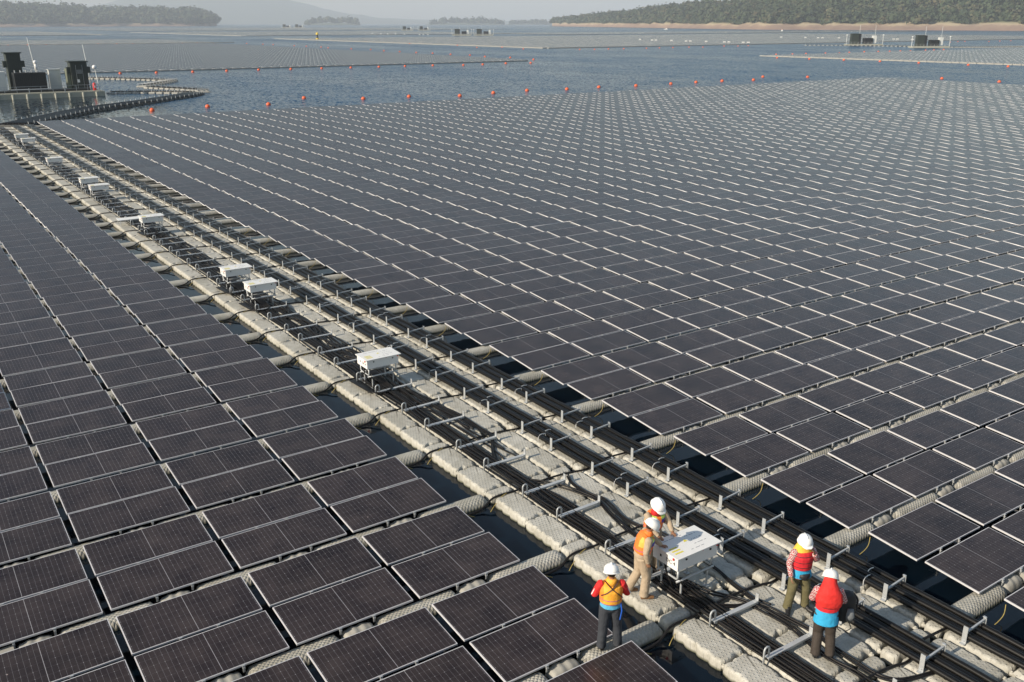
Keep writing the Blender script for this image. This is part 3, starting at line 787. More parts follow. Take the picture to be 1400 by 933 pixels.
# ------------------------------------------------------------------ buoys
ORANGE = simple('orange buoy plastic', (.75,.13,.04), .45, 0, .15, 5)
def make_buoy():
    t = thing('buoy', 'x', 'buoy')
    m_ = MB(); m_.ball((0,0,.16), .31, 20, 14); link('ball', m_.mesh('ball', ORANGE, True), t)
    k = MB(); k.loft([(0,0,.44),(0,0,.52)], .06, seg=8); k.loft([(0,0,-.2),(0,0,-.3)], .08, seg=8); link('eye', k.mesh('eye', BLACKP), t)
    return t
ROWS = {
'near': ([[30.46,124.11],[37.86,125.39],[45.63,124.1],[54.05,132.07],[60.56,125.85],[67.93,125.75],[74.89,122.62],[82.37,124.76],[89.86,126.27],[97.06,124.99],[104.64,125.85],[112.36,125.08],[120.98,125.41],[128.02,126.17],[134.89,126.24],[142.2,125.06],[152.01,131.27],[158.71,125.57],[175.96,107.14],[174.64,94.9]], 'orange ball buoy in the nearest row, %s from the left'),
'a2near': ([[48.49,220.78],[55.78,219.38],[63.31,217.93],[71.13,218.41],[78.95,219.17],[86.47,218.19],[93.98,217.36],[101.34,216.77],[108.73,216.32],[115.96,216.13],[123.83,215.64],[131.32,212.94],[137.79,213.71],[146.63,215.84],[153.45,213.89],[168.79,233.78]], 'orange buoy before the mauve array edge, %s from the left'),
'a2far': ([[179.3,473.42],[178.93,444.74],[179.63,431.66],[177.98,410.91],[175.32,397.11],[175.92,374.7],[177.58,359.85],[174.82,342.72],[174.42,328.76],[173.75,314.75],[174.41,303.74],[173.42,289.57],[174.07,277.92],[170.52,263.12],[172.34,251.31]], 'small orange buoy along the far side of the mauve array, %s from the left'),
'left': ([[67.08,536.11],[76.22,539.13],[84.19,535.26],[90.8,524.5],[110.75,544.89],[118.74,539.01],[125.65,533.92],[150.42,531.29],[158.75,532.07],[164.09,521.21],[178.59,510.51],[178.66,486.31],[138.88,689.49],[146.8,683.56],[153.92,678.23],[161.66,672.42],[173.72,677.54]], 'tiny orange buoy behind the mauve array at upper left, %s from the left'),
'a3': ([[253.63,520.18],[247.48,455.18],[246.34,404.63],[231.58,363.83],[243.48,361.49],[234.51,332.1],[248.71,312.2],[255.07,310.28],[263.29,311.17],[270.72,309.98],[283.97,310.45],[292.61,311.63],[301.64,312.72],[311.92,313.14],[316.92,309.48],[339.62,318.08],[344.84,314.25],[354.16,316.35]], 'tiny orange buoy before the long pale array, %s from the left'),
'a4': ([[263.62,222.7],[270.67,221.43],[278.89,222.32],[288.48,221.44],[293.13,219.11],[302.44,221.8],[314.49,224.03],[321.06,222.67],[326.98,221.83],[333.59,221.71],[336.66,219.49],[350.21,221.77],[356.52,222.2],[365.37,223.51]], 'orange buoy behind the right silvery array, %s from the left'),
'a4b': ([[238.86,201.27],[238.59,188.79],[240.28,177.78],[239.99,165.52],[239.44,153.13],[237.88,138.11],[237.64,127.58]], 'orange buoy before the right silvery array, %s from the left'),
'back': ([[508.18,307.59],[527.09,314.34],[538.35,316.85],[545.26,306.24],[563.11,309.64],[574.94,309.47]], 'tiny orange buoy beyond the far right barge, %s from the left')}
BU = make_buoy(); firstb = True
for key, (lst, lb) in ROWS.items():
    for i, (x, y) in enumerate(lst):
        o = BU if firstb else copy_tree(BU, (0,0,0)); firstb = False
        sc_ = 1.0 if key in ('near',) else 1.08
        o.location = (x, y, 0); o.scale = (sc_,)*3; o.rotation_euler = (random.uniform(-.2,.2), random.uniform(-.2,.2), 0)
        o['label'] = lb % nth(i+1); o['group'] = 'orange buoys marking the array edges'

# ------------------------------------------------------------------ floating bridge to the barge (three pontoon paths)
def resample(pts, step):
    pts = [Vector((*p, 0)) for p in pts]; sp_ = spline(pts, 8); out = []; acc = 0; out.append((sp_[0], (sp_[1]-sp_[0]).normalized()))
    for a, b_ in zip(sp_, sp_[1:]):
        d = (b_-a).length
        while acc + d >= step:
            t = (step-acc)/d; a = a.lerp(b_, t); d = (b_-a).length; acc = 0
            out.append((a.copy(), (b_-a).normalized() if d > 1e-6 else out[-1][1]))
        acc += d
    return out
DARKF = simple('weathered dark float', (.10,.10,.09), .7, 0, .3, 3)
def unit_meshes(w, dark):
    m_ = MB(); o = float_outline(1.05, w, .1, 24)
    for z in (-.08, .27): m_.v += [(a, b_, z) for a, b_ in o]
    m_.v += [(a*.9, b_*.93, .33) for a, b_ in o]
    for i in range(2):
        for k in range(24): m_.f.append((i*24+k, i*24+(k+1)%24, (i+1)*24+(k+1)%24, (i+1)*24+k)); m_.m.append(0)
    m_.f.append(tuple(48+k for k in range(24))); m_.m.append(0)
    f_ = m_.mesh('pontoon float', DARKF if dark else FLOATS_PLAIN)
    k = MB()
    for y in (-w/2+.1, 0, w/2-.1): k.box((0, y, .52), (.05,.05,.42)); 
    k.box((0,0,.66),(.05,w-.2,.04))
    if dark:
        k = MB()
        for y in (-w/2+.1, w/2-.1): k.box((0,y,.5),(.05,.05,.36))
    return f_, k.mesh('pontoon posts', GALV)
def pathway(pts, w, label, dark, step=1.32, cabs=6):
    t = thing('pontoon_bridge', label, 'floating bridge', (pts[0][0], pts[0][1], 0))
    o0 = Vector((pts[0][0], pts[0][1], 0)); fm, pm = unit_meshes(w, dark)
    rs = resample(pts, step)[:99]
    for p_, d in rs:
        f_ = link('float', fm, t, p_-o0, math.atan2(d.y, d.x))
        link('bracket', pm, f_)
    if cabs:
        for i in range(cabs):
            off = (-w/2+.25) + (w-.5)*i/(cabs-1)
            mb = MB(); mb.loft([p_-o0+Vector((-d.y, d.x, 0))*off+Vector((0,0,.42+.03*(i%2))) for p_, d in rs], .075 if dark else .05, seg=6)
            link('cable', mb.mesh('path cable', CONDUIT, True), t)
    return t
pathway([(13.3,112.6),(16.2,117.0),(19.3,121.8),(22.2,126.2),(25.2,129.8),(28.4,132.9),(33.0,137.0),(37.2,141.6),(40.6,145.2),(43.2,149.6)], 3.4, 'dark cable-laden floating bridge curving from the walkway to the right bend', True, cabs=11)
pathway([(43.6,151.2),(41.5,153.4),(38.8,156.0),(35.4,158.2),(32.4,158.6)], 1.9, 'floating bridge with pale posts leading back to the barge corner', False, cabs=4)
pathway([(45.6,152.4),(46.4,156.5),(44.6,161.5),(42.6,166.0),(41.0,169.6)], 1.9, 'pale floating bridge on the outer bend behind the return bridge', False, cabs=3)
pathway([(41.3,172.5),(46.4,179.4),(50.3,186.5),(48.2,190.3),(44.2,197.2),(40.5,202.3),(36,207)], 1.8, 'farthest pale floating bridge bending behind the barge', False, cabs=3)

edge('pale float edging along the left side of the long pale array', (250.5, 338), (250.5, 655), 3.2)
edge('pale float edging along the near side of the long pale array', (250, 336), (800, 336), 1.2)
edge('pale float edging along the left side of the right silvery array', (248.9, 60), (248.9, 217), .5)
edge('pale float edging along the near side of the mauve array', (20, 227.2), (162, 227.2), .3)
edge('pale float edging of the far array at upper left', (60, 542), (182, 542), 3)
edge('bright pale float edging of the thin hazy array at upper centre', (283, 815), (283, 1200), 5)
edge('pale float edging of the far array left of centre', (202, 960), (202, 1400), 7)
# ------------------------------------------------------------------ transformer barges
OLIVE = simple('dark olive steel', (.035,.045,.038), .6, 0, .2, 1.5)
BLKST = simple('black steel', (.018,.02,.022), .55, 0, .2, 1.5)
WHST = simple('white steel', (.62,.64,.62), .5, 0, .1, 1)
DECK = simple('barge deck', (.36,.36,.30), .7, 0, .2, 2)
LAMPW = simple('white lamp globe', (.85,.85,.85), .3)
def ribbed(mb, c, d, n, mi=0):
    mb.box(c, d, mi=mi)
    for i in range(n):
        mb.box((c[0]-d[0]/2+d[0]*(i+.5)/n, c[1]-d[1]/2-.03, c[2]), (.06, .06, d[2]*.9), mi=mi)
def barge(label, loc, rz=0, W_=26, D_=9, mirror=1, near=True, scale=1):
    t = thing('transformer_barge', label, 'barge', loc, rz, 'transformer barges')
    t.scale = (scale,)*3
    m_ = MB(); m_.box((W_/2, D_/2, .35), (W_, D_, .9)); m_.box((W_/2, D_/2, .84), (W_-.5, D_-1.0, .08)); link('hull', m_.mesh('hull', DECK), t)
    rl = MB()
    for i in range(int(W_/1.6)+1):
        x = .3+i*1.6
        if x > W_-.2: break
        rl.box((x, .15, .75), (.12, .12, 1.7)) if i % 3 == 0 else rl.box((x, .2, 1.35), (.05,.05,.95))
    rl.box((W_/2,.2,1.8),(W_-.4,.04,.04)); rl.box((W_/2,.2,1.35),(W_-.4,.03,.03))
    link('railing', rl.mesh('railing', PLATE), t)
    return t
# the near barge, part by part (its right front corner is at x = 31.4, y = 154.6)
bt = barge('long white-edged transformer barge moored in the lagoon at the left edge', (6.4, 154.6, 0), 0, 25, 11)
def part(name, fn, m_, parent, smooth=False):
    k = MB(); fn(k); return link(name, k.mesh(name, m_, smooth), parent)
def tower(parent, x, y, z, w=3.0, d=2.6, h=4.1, m_=OLIVE, vents=True):
    tw = part('tower', lambda k: (k.box((x,y,z+h/2),(w,d,h)), [k.box((x-w/2+.2+i*.3, y-d/2-.02, z+h/2), (.06,.05,h*.92)) for i in range(int(w/.3))]), m_, parent)
    part('roof', lambda k: k.box((x,y,z+h+.08),(w+.45,d+.45,.16)), PLATE if False else OLIVE, tw)
    if vents:
        part('air_unit', lambda k: (k.box((x-w/2-.25,y-.4,z+h*.72),(.5,.9,.9))), WHST if False else OLIVE, tw)
        part('air_unit', lambda k: (k.box((x+w/2+.25,y-.4,z+h*.72),(.5,.9,.9))), OLIVE, tw)
        part('sign', lambda k: k.box((x-.3,y-d/2-.06,z+h*.34),(.35,.03,.45)), WHITE, tw)
    return tw
tower(bt, 22.2, 3.2, .9, 2.3, 2.2, 4.1)
part('meter_cabinet', lambda k: (k.box((20.75,3.6,2.5),(.45,1.6,3.1))), simple('olive grey cabinet', (.16,.18,.13), .6), bt)
tower(bt, 14.0, 6.6, .9, 1.9, 2.2, 5.4)
def tr(k):
    for cx in (14.35, 16.5): ribbed(k, (cx, 3.4, 2.3), (2.1, 2.4, 2.7), 8)
part('transformer', tr, BLKST, bt)
part('cabinet', lambda k: (k.box((19.1,5.0,2.45),(1.6,1.5,2.9)), k.box((19.1,5.0,3.95),(1.8,1.7,.1))), WHST, bt)
part('cabinet', lambda k: (k.box((11.7,4.0,2.4),(1.2,1.9,2.9)), k.box((10.1,4.0,2.4),(1.2,1.9,2.9))), WHST, bt)
part('skid', lambda k: k.box((15.5,3.4,1.02),(15,3.6,.25)), BLKST, bt)
def mastf(x, y, z0, h, lean=0, lampz=None):
    def f(k):
        k.loft([(x,y,z0),(x-lean*.3,y,z0+h*.35),(x-lean,y,z0+h)], [.09,.07,.035], seg=8)
    return f
part('mast', mastf(17.4, 8.6, .9, 7.6, .7), WHST, bt, True)
part('mast', mastf(24.1, 4.4, .9, 6.6, .5), WHST, bt, True)
part('lamp_post', mastf(24.6, 1.4, .9, 3.0, .3), WHST, bt, True)
def doors(k):
    for x in (21.75, 22.65): k.box((x, 2.05, 2.9), (.03, .06, 3.4))
    for z in (3.4, 3.55, 3.7, 3.85): k.box((22.2, 2.05, z), (.7, .06, .05))
part('door', doors, GALV, bt)
part('pipe', lambda k: (k.loft([(12.6,2.1,1.3),(18.0,2.1,1.3)], .08, seg=6), k.loft([(17.9,2.6,1.2),(17.9,2.6,3.2),(18.4,3.6,3.4)], .07, seg=6)), PLATE, bt)
part('pipe', lambda k: [k.loft([(13.6+.75*i,3.4,3.65),(13.6+.75*i,3.4,4.0)], .09, seg=6) for i in range(5)], PLATE, bt)
part('fender', lambda k: [k.loft([(1.0+1.9*i,-.06,-.1),(1.0+1.9*i,-.06,.75)], .14, seg=8) for i in range(13)], simple('pale rubber fender', (.5,.5,.42), .7), bt)
lm = part('lamp', lambda k: k.ball((24.25,1.4,4.25), .32, 14, 10), LAMPW, bt, True)
part('lamp', lambda k: (k.ball((17.3,8.6,4.9), .3, 12, 8), k.box((17.3,8.6,4.2),(.35,.35,.9))), LAMPW, bt, True)
ex = thing('fire_extinguisher', 'large red fire extinguisher standing at the right end of the barge', 'fire extinguisher', (30.3,156.0,.88))
part('cylinder', lambda k: k.loft([(0,0,0),(0,0,.05),(0,0,.95),(0,0,1.12)], [.2,.24,.24,.1], seg=14), REDP, ex, True)
part('valve', lambda k: (k.loft([(0,0,1.12),(0,0,1.25)], .05, seg=8), k.box((.08,0,1.25),(.22,.05,.05))), BLACKP, ex)
part('label_plate', lambda k: k.box((0,-.235,.55),(.2,.03,.35)), WHITE, ex)
def far_barge(loc, label, rz, sc_=1.0):
    t = barge(label, loc, rz, 17, 5, scale=sc_)
    tower(t, 4.0, 2.6, .9, 3.4, 2.6, 4.6, vents=False)
    part('panel_wall', lambda k: k.box((6.3,2.4,3.2),(.9,2.2,4.6)), BLKST, t)
    def f(k):
        for i in range(3): ribbed(k, (9.0+i*1.4, 2.4, 2.3), (1.3, 2.4, 2.6), 4)
    part('transformer', f, BLKST, t)
    part('cabinet', lambda k: k.box((13.6,2.9,3.0),(1.6,2,3.4)), WHST, t)
    part('mast', lambda k: k.loft([(6.4,3,1),(6.4,3,9.5)], .07, seg=6), WHST, t)
    part('mast', lambda k: k.loft([(13.9,3,1),(13.9,3,9.5)], .07, seg=6), WHST, t)
    for x in (-.2, 17.2): part('lamp_post', lambda k: (k.loft([(x,1,.5),(x,1,4.6)], .12, seg=6), k.ball((x,1,4.9), .4, 8, 6)), WHST, t)
    return t
RZ = -math.atan2(RT.y*-1, RT.x)
far_barge((396,292,0), 'far transformer barge with two masts, left one before the right-hand wood', RZ)
far_barge((384,249.5,0), 'far transformer barge with two masts, right one before the right-hand wood', RZ, .95)
far_barge((444,738,0), 'distant dark barge, left one of the centre pair', RZ, 1.0)
far_barge((458,724,0), 'distant dark barge, right one of the centre pair', RZ, 1.0)
far_barge((690,1294,0), 'hazy distant barge, left of the two beyond the centre pair', RZ, 1.05)
far_barge((710,1278,0), 'hazy distant barge, right of the two beyond the centre pair', RZ, 1.05)
far_barge((842,2164,0), 'faintest distant barge, left of the two near the left headland', RZ, 1.4)
far_barge((864,2143,0), 'faintest distant barge, right of the two near the left headland', RZ, 1.4)
# floating bridge linking the far right barges
far_path = [(383,306),(390,298),(398,286),(404,262),(402,243),(418,236),(440,229),(470,222)]
pathway(far_path, 2.6, 'far floating bridge joining the two right-hand barges', False, step=2.0, cabs=2)

# white boxes far out on the long array
FB = [[403.8,447.8],[392.2,424.3],[393.9,423.0],[392.8,408.8],[386.5,390.6],[388.5,389.2],[389.1,377.8],[384.8,360.4],[386.7,359.0],[385.3,347.8],[386.3,345.2],[545.1,457.4],[547.3,438.2],[546.0,426.5],[543.0,420.5],[548.9,411.9],[536.0,361.9],[537.8,360.6],[535.6,348.7],[438.3,883.0],[417.6,823.6],[417.0,808.6],[422.8,804.1],[420.9,783.1],[415.2,745.1],[417.8,743.1],[421.0,740.6]]
t0 = None
for i, (x, y) in enumerate(FB):
    lb = 'tiny white box out on the far arrays, %s counted from the centre array inward' % nth(i+1)
    if t0 is None:
        t0 = thing('equipment_box', lb, 'electrical box', (x, y, 0), RZ, 'tiny white boxes out on the far arrays')
        k = MB(); k.box((0,0,1.0),(1.25,.9,.5)); link('body', k.mesh('body', WHITE), t0)
        k = MB()
        for a in (-.6,.6): k.box((a,0,.55),(.1,.8,.6))
        link('stand', k.mesh('stand', GALV), t0)
    else: copy_tree(t0, (x, y, 0), label=lb)
# yellow cardinal mark and small craft
t = thing('channel_marker', 'small yellow and black marker buoy in the far channel at upper left centre', 'marker buoy', (262,610,0))
part('float', lambda k: k.loft([(0,0,-.3),(0,0,.4),(0,0,1.0)], [1.1,1.3,.9], seg=12), simple('yellow paint', (.7,.5,.05), .5), t)
part('cage', lambda k: k.loft([(0,0,1.0),(0,0,2.0),(0,0,3.2)], [.8,.5,.6], seg=10), BLACKP, t)
part('top_mark', lambda k: k.loft([(0,0,3.2),(0,0,4.0),(0,0,4.8)], [.9,.9,.15], seg=10), simple('yellow paint bright', (.75,.55,.08), .5), t)
def boat(loc, rz, label):
    t = thing('work_boat', label, 'boat', loc, rz)
    k = MB(); k.loft([(-3.4,0,.25),(-1.5,0,.25),(1.5,0,.3),(3.0,0,.45),(3.9,0,.7)], [1.1,1.25,1.15,.7,.08], [.5,.55,.55,.5,.2], lat=(0,1,0), seg=12); link('hull', k.mesh('hull', WHST), t)
    k = MB(); k.box((-1.0,0,1.5),(2.4,1.7,1.4)); link('cabin', k.mesh('cabin', WHST), t)
    k = MB(); k.box((-1.0,0,2.3),(2.8,2.0,.12)); link('roof', k.mesh('roof', ORANGE), t)
boat((1000,838,0), .4, 'small white boat on the far water before the right bank')
boat((1120,1180,0), 2.0, 'tiny orange-roofed boat off the point of the right-hand wood')
b3 = thing('beached_boat', 'pale boat with dark cabin drawn up on the bare bank at right', 'boat', (1490,905,8.5), -.9)
k = MB(); k.loft([(-9,0,.6),(-4,0,.6),(4,0,.9),(9,0,1.8)], [1.6,2.0,1.8,.3], [.8,1,1,.5], lat=(0,1,0), seg=12); link('hull', k.mesh('hull', WHST), b3)
k = MB(); k.box((4,0,2.4),(5,2.4,2.2)); link('cabin', k.mesh('cabin', BLKST), b3)

# ------------------------------------------------------------------ land, hills and woods
def soil_mat():
    m, nt, N, L, b = mat('bare earth bank')
    geo = N.new('ShaderNodeNewGeometry'); n = N.new('ShaderNodeTexNoise'); n.inputs['Scale'].default_value = .03; n.inputs['Detail'].default_value = 8; n.inputs['Roughness'].default_value = .7
    L.new(geo.outputs['Position'], n.inputs['Vector'])
    sp = N.new('ShaderNodeSeparateXYZ'); L.new(geo.outputs['Position'], sp.inputs[0])
    h = mth(N, L, 'ADD', mth(N, L, 'DIVIDE', sp.outputs[2], 14), mth(N, L, 'MULTIPLY', mth(N, L, 'SUBTRACT', n.outputs['Fac'], .5), 1.2))
    r = N.new('ShaderNodeValToRGB'); e = r.color_ramp.elements
    e[0].position = .0; e[0].color = (.20,.135,.105,1); e[1].position = .45; e[1].color = (.29,.205,.15,1)
    for p_, c in ((.62,(.42,.34,.22,1)),(.95,(.10,.12,.05,1))): q = e.new(p_); q.color = c
    L.new(h, r.inputs['Fac']); L.new(r.outputs[0], b.inputs['Base Color']); b.inputs['Roughness'].default_value = .9
    return m
SOIL = soil_mat()
def leaf_mat(name, c1, c2, c3):
    m, nt, N, L, b = mat(name)
    geo = N.new('ShaderNodeNewGeometry'); n = N.new('ShaderNodeTexNoise'); n.inputs['Scale'].default_value = .05; n.inputs['Detail'].default_value = 4
    L.new(geo.outputs['Position'], n.inputs['Vector'])
    r = N.new('ShaderNodeValToRGB'); e = r.color_ramp.elements; e[0].position = .3; e[0].color = (*c1,1); e[1].position = .75; e[1].color = (*c3,1)
    q = e.new(.52); q.color = (*c2,1)
    L.new(n.outputs['Fac'], r.inputs['Fac']); L.new(r.outputs[0], b.inputs['Base Color']); b.inputs['Roughness'].default_value = .8
    return m
LEAF = leaf_mat('mixed woodland foliage', (.020,.036,.014), (.042,.062,.024), (.13,.10,.05))
def land(name, shore, depth, hill, bank, label, seed):
    """shore: world polyline; land rises away from the camera behind it; hill: crest height along it"""
    pts = []; 
    n = 90; rows = [(0,-2),(.004,.6),(.02,bank*.35),(.05,bank),(.12,bank*1.6),(.3,None),(.6,None),(1,None)]
    sh = [Vector((x, y, 0)) for x, y in shore]; mb = MB(); crest = []
    tot = len(sh)-1
    for i in range(n+1):
        t = i/n*tot; k = min(int(t), tot-1); p_ = sh[k].lerp(sh[k+1], t-k); hh = hill[k]*(1-(t-k))+hill[k+1]*(t-k)
        dirn = Vector((p_.x, p_.y, 0)).normalized()
        wob = (16*mnoise.noise(Vector((i*.25, seed, 0)))+9*mnoise.noise(Vector((i*.9, seed, 4))))*(p_.length/1500)
        base = p_+dirn*wob
        for rr, z in rows:
            q = base+dirn*depth*rr
            if z is None: z = bank*1.6+(hh-bank*1.6)*(rr**.7)*(1+.25*mnoise.noise(Vector((i*.15, rr*3, seed))))
            else: z = z*(1+.75*mnoise.noise(Vector((i*.7, rr*9, seed)))) if z > 0 else z
            mb.v.append((q.x, q.y, z))
    K = len(rows)
    for i in range(n):
        for k in range(K-1):
            a = i*K+k; mb.f.append((a, a+1, a+K+1, a+K)); mb.m.append(0)
    o = link(name, mb.mesh(name, SOIL, True)); tag(o, label, None, None, 'structure')
    V = np.array(mb.v).reshape(n+1, K, 3)
    def at(t, r):
        t = t*n; i = min(int(t), n-1); ft = t-i
        rs = [q[0] for q in rows]; k = max(kk for kk in range(K-1) if rs[kk] <= r+1e-9); fr = (r-rs[k])/(rs[k+1]-rs[k])
        a = V[i,k]*(1-fr)+V[i,k+1]*fr; b_ = V[i+1,k]*(1-fr)+V[i+1,k+1]*fr
        return a*(1-ft)+b_*ft
    return at
def wood(name, at, n, rmin, crown, label, seed, leaf=1.8, nl=70, mat_=None, tmin=0, tmax=1, rmax=1.0):
    rng = np.random.default_rng(seed); V = []; 
    for _ in range(n):
        t = rng.uniform(tmin, tmax); r = rmin+(rmax-rmin)*rng.uniform(0,1)**1.3
        c = at(t, r); R_ = crown*rng.uniform(.55,1.25); H_ = R_*rng.uniform(.8,1.5)
        d = rng.normal(size=(nl,3)); d /= np.linalg.norm(d, axis=1)[:,None]; d[:,2] = np.abs(d[:,2])*1.2-.25
        lump = 1+.28*np.sin(d[:,0]*5+rng.uniform(0,6))*np.cos(d[:,1]*4+rng.uniform(0,6))
        p_ = c+np.array([0,0,R_*.55])+d*np.array([R_,R_,H_])*lump[:,None]*rng.uniform(.72,1.05,(nl,1))
        nrm = d+rng.normal(size=(nl,3))*.24; nrm /= np.linalg.norm(nrm,axis=1)[:,None]
        a = np.cross(nrm, rng.normal(size=(nl,3))); a /= np.linalg.norm(a,axis=1)[:,None]; b_ = np.cross(nrm, a)
        s = leaf*R_/crown*rng.uniform(.7,1.4,(nl,1))
        V.append(np.stack([p_+a*s, p_+b_*s*.8, p_-a*s, p_-b_*s*.8], 1))
    V = np.concatenate(V); m_ = len(V)
    me = bpy.data.meshes.new(name); me.vertices.add(m_*4); me.vertices.foreach_set('co', V.reshape(-1))
    me.loops.add(m_*4); me.loops.foreach_set('vertex_index', np.arange(m_*4, dtype=np.int32))
    me.polygons.add(m_); me.polygons.foreach_set('loop_start', (np.arange(m_)*4).astype(np.int32))
    me.materials.append(mat_ or LEAF); me.update(calc_edges=True)
    return tag(link(name, me), label, 'wood', None, 'stuff')
def polar(deg, d): return (d*math.sin(math.radians(deg)), d*math.cos(math.radians(deg)))
shoreR = [polar(36.9,3300),polar(38.2,2900),polar(41.4,2350),polar(44.1,2000),polar(49.2,1620),polar(55,1560),polar(62.2,1480),polar(68,1420),polar(74,1400)]
atR = land('hill', shoreR, 500, [8,20,34,44,52,66,76,84,90], 7, 'bare brown bank rising to the wooded hill at right', 3)
wood('wood', atR, 4200, .08, 8.5, 'dense green and brown wood over the right-hand hill', 5, leaf=2.0, nl=56)
shoreL = [polar(-6,3300),polar(2,3350),polar(7,3400),polar(12.2,3600),polar(16.4,3700),polar(17.75,3800)]
atL = land('hill', shoreL, 600, [60,62,62,52,50,16], 7, 'low wooded hill across the lake at left', 8)
wood('wood', atL, 1800, .07, 15, 'hazy blue-green wood on the left headland', 9, leaf=4.0, nl=52)
MTN = simple('distant hillside', (.10,.12,.08), .9, 0, .3, .002)
def ridge(pairs, d, depth, label, seed):
    mb = MB(); n = len(pairs)*6
    for i in range(n+1):
        t = i/n*(len(pairs)-1); k = min(int(t), len(pairs)-2); a = pairs[k][0]*(1-(t-k))+pairs[k+1][0]*(t-k); h = pairs[k][1]*(1-(t-k))+pairs[k+1][1]*(t-k)
        h *= 1+.12*mnoise.noise(Vector((i*.5, seed, 0))); h = max(h, 1)
        for dd, hh in ((0,-3),(depth*.25,h*.55),(depth*.6,h),(depth,h*.4)):
            x, y = polar(a, d+dd); mb.v.append((x, y, hh))
    for i in range(n):
        for k in range(3): q = i*4+k; mb.f.append((q, q+1, q+5, q+4)); mb.m.append(0)
    tag(link('hill', mb.mesh('hill', MTN, True)), label, None, None, 'structure')
ridge([(10,120),(14,260),(17,330),(19.5,300),(22,230),(24.5,120),(27,60),(31,35),(36,28),(40,20)], 8800, 2500, 'pale mountain rising into the haze behind the left headland', 1)
ridge([(22.5,2),(23.3,12),(24.6,14),(25.8,2)], 5200, 300, 'small hazy wooded islet right of the mountain', 2)
ridge([(29.5,2),(30.6,12),(32.5,12),(34.2,2)], 5600, 300, 'long hazy islet at upper centre', 4)
ridge([(34.2,4),(35,9),(36.5,9),(37.5,4)], 6200, 300, 'faint hazy islet beside the point of the right-hand wood', 6)

def islet(a0, a1, d, h):
    def at(t, r):
        x, y = polar(a0+(a1-a0)*t, d+60*r); return np.array([x, y, max(0, h*math.sin(PI*min(1, max(0, t)))**.6*(.55+.45*mnoise.noise(Vector((t*6, d, 0)))))])
    return at
wood('wood', islet(22.7,25.6,5150,22), 90, 0, 15, 'trees of the small hazy islet right of the mountain', 21, leaf=5, nl=40)
wood('wood', islet(29.8,34.0,5550,18), 110, 0, 15, 'trees of the long hazy islet at upper centre', 22, leaf=5, nl=40)
wood('wood', islet(34.4,37.3,6150,12), 80, 0, 13, 'trees of the faint islet by the wooded point', 23, leaf=5, nl=40)
# ------------------------------------------------------------------ people
SKIN = simple('brown skin', (.30,.15,.085), .55)
HAIR = simple('black hair', (.012,.010,.009), .5)
LIP = simple('lips', (.20,.06,.05), .5)
HELM = simple('white hard hat', (.86,.86,.84), .25)
def banded(name, base, bands, rough=.7):
    """cloth whose coloured bands sit at fixed heights and sides of the garment"""
    m, nt, N, L, b = mat(name); tc = N.new('ShaderNodeTexCoord'); sp = N.new('ShaderNodeSeparateXYZ'); L.new(tc.outputs['Object'], sp.inputs[0])
    cur = N.new('ShaderNodeRGB'); cur.outputs[0].default_value = (*base,1); cur = cur.outputs[0]
    for (z0, z1, x0, x1, front, col) in bands:
        k = mth(N, L, 'MULTIPLY', mth(N, L, 'GREATER_THAN', sp.outputs[2], z0), mth(N, L, 'LESS_THAN', sp.outputs[2], z1))
        ax = mth(N, L, 'ABSOLUTE', sp.outputs[0])
        k = mth(N, L, 'MULTIPLY', k, mth(N, L, 'MULTIPLY', mth(N, L, 'GREATER_THAN', ax, x0), mth(N, L, 'LESS_THAN', ax, x1)))
        if front == 1: k = mth(N, L, 'MULTIPLY', k, mth(N, L, 'GREATER_THAN', sp.outputs[1], .02))
        if front == -1: k = mth(N, L, 'MULTIPLY', k, mth(N, L, 'LESS_THAN', sp.outputs[1], .0))
        mx = N.new('ShaderNodeMix'); mx.data_type = 'RGBA'; L.new(k, mx.inputs[0]); L.new(cur, mx.inputs[6]); mx.inputs[7].default_value = (*col,1); cur = mx.outputs[2]
    L.new(cur, b.inputs['Base Color']); b.inputs['Roughness'].default_value = rough
    n2 = N.new('ShaderNodeTexNoise'); n2.inputs['Scale'].default_value = 14; n2.inputs['Detail'].default_value = 3; L.new(tc.outputs['Object'], n2.inputs['Vector'])
    bp = N.new('ShaderNodeBump'); bp.inputs['Distance'].default_value = .016; L.new(n2.outputs['Fac'], bp.inputs['Height']); L.new(bp.outputs[0], b.inputs['Normal'])
    return m
def cloth(name, col, rough=.8): return simple(name, col, rough, 0, .12, 9, .022, 11)
def V3(*a): return Vector(a)
def remesh(o, vox, smooth=True, it=3):
    r = o.modifiers.new('remesh', 'REMESH'); r.mode = 'VOXEL'; r.voxel_size = vox; r.use_smooth_shade = True
    s = o.modifiers.new('smooth', 'SMOOTH'); s.iterations = it; s.factor = .5
def hand(mb, wrist, d, n, curl=.5):
    d = d.normalized(); n = (n-d*n.dot(d)).normalized(); s = d.cross(n)
    mb.loft([wrist, wrist+d*.03, wrist+d*.09], [.026,.038,.040], [.022,.016,.013], lat=s, seg=10)
    for i, (o, L_) in enumerate(((-.030,.070),(-.010,.080),(.011,.074),(.030,.058))):
        a = wrist+d*.085+s*o; b_ = a+(d*math.cos(curl*.5)+n*math.sin(curl*.5))*L_*.5; c = b_+(d*math.cos(curl*1.4)+n*math.sin(curl*1.4))*L_*.5
        mb.loft([a-d*.02, a, b_, c], [.0095,.0095,.009,.0075], seg=7)
    a = wrist+d*.03-s*.033; b_ = a+(d*.6-s*.7+n*.2).normalized()*.035; c = b_+(d*.9-s*.15+n*.3).normalized()*.032
    mb.loft([a, b_, c], [.012,.011,.009], seg=7)
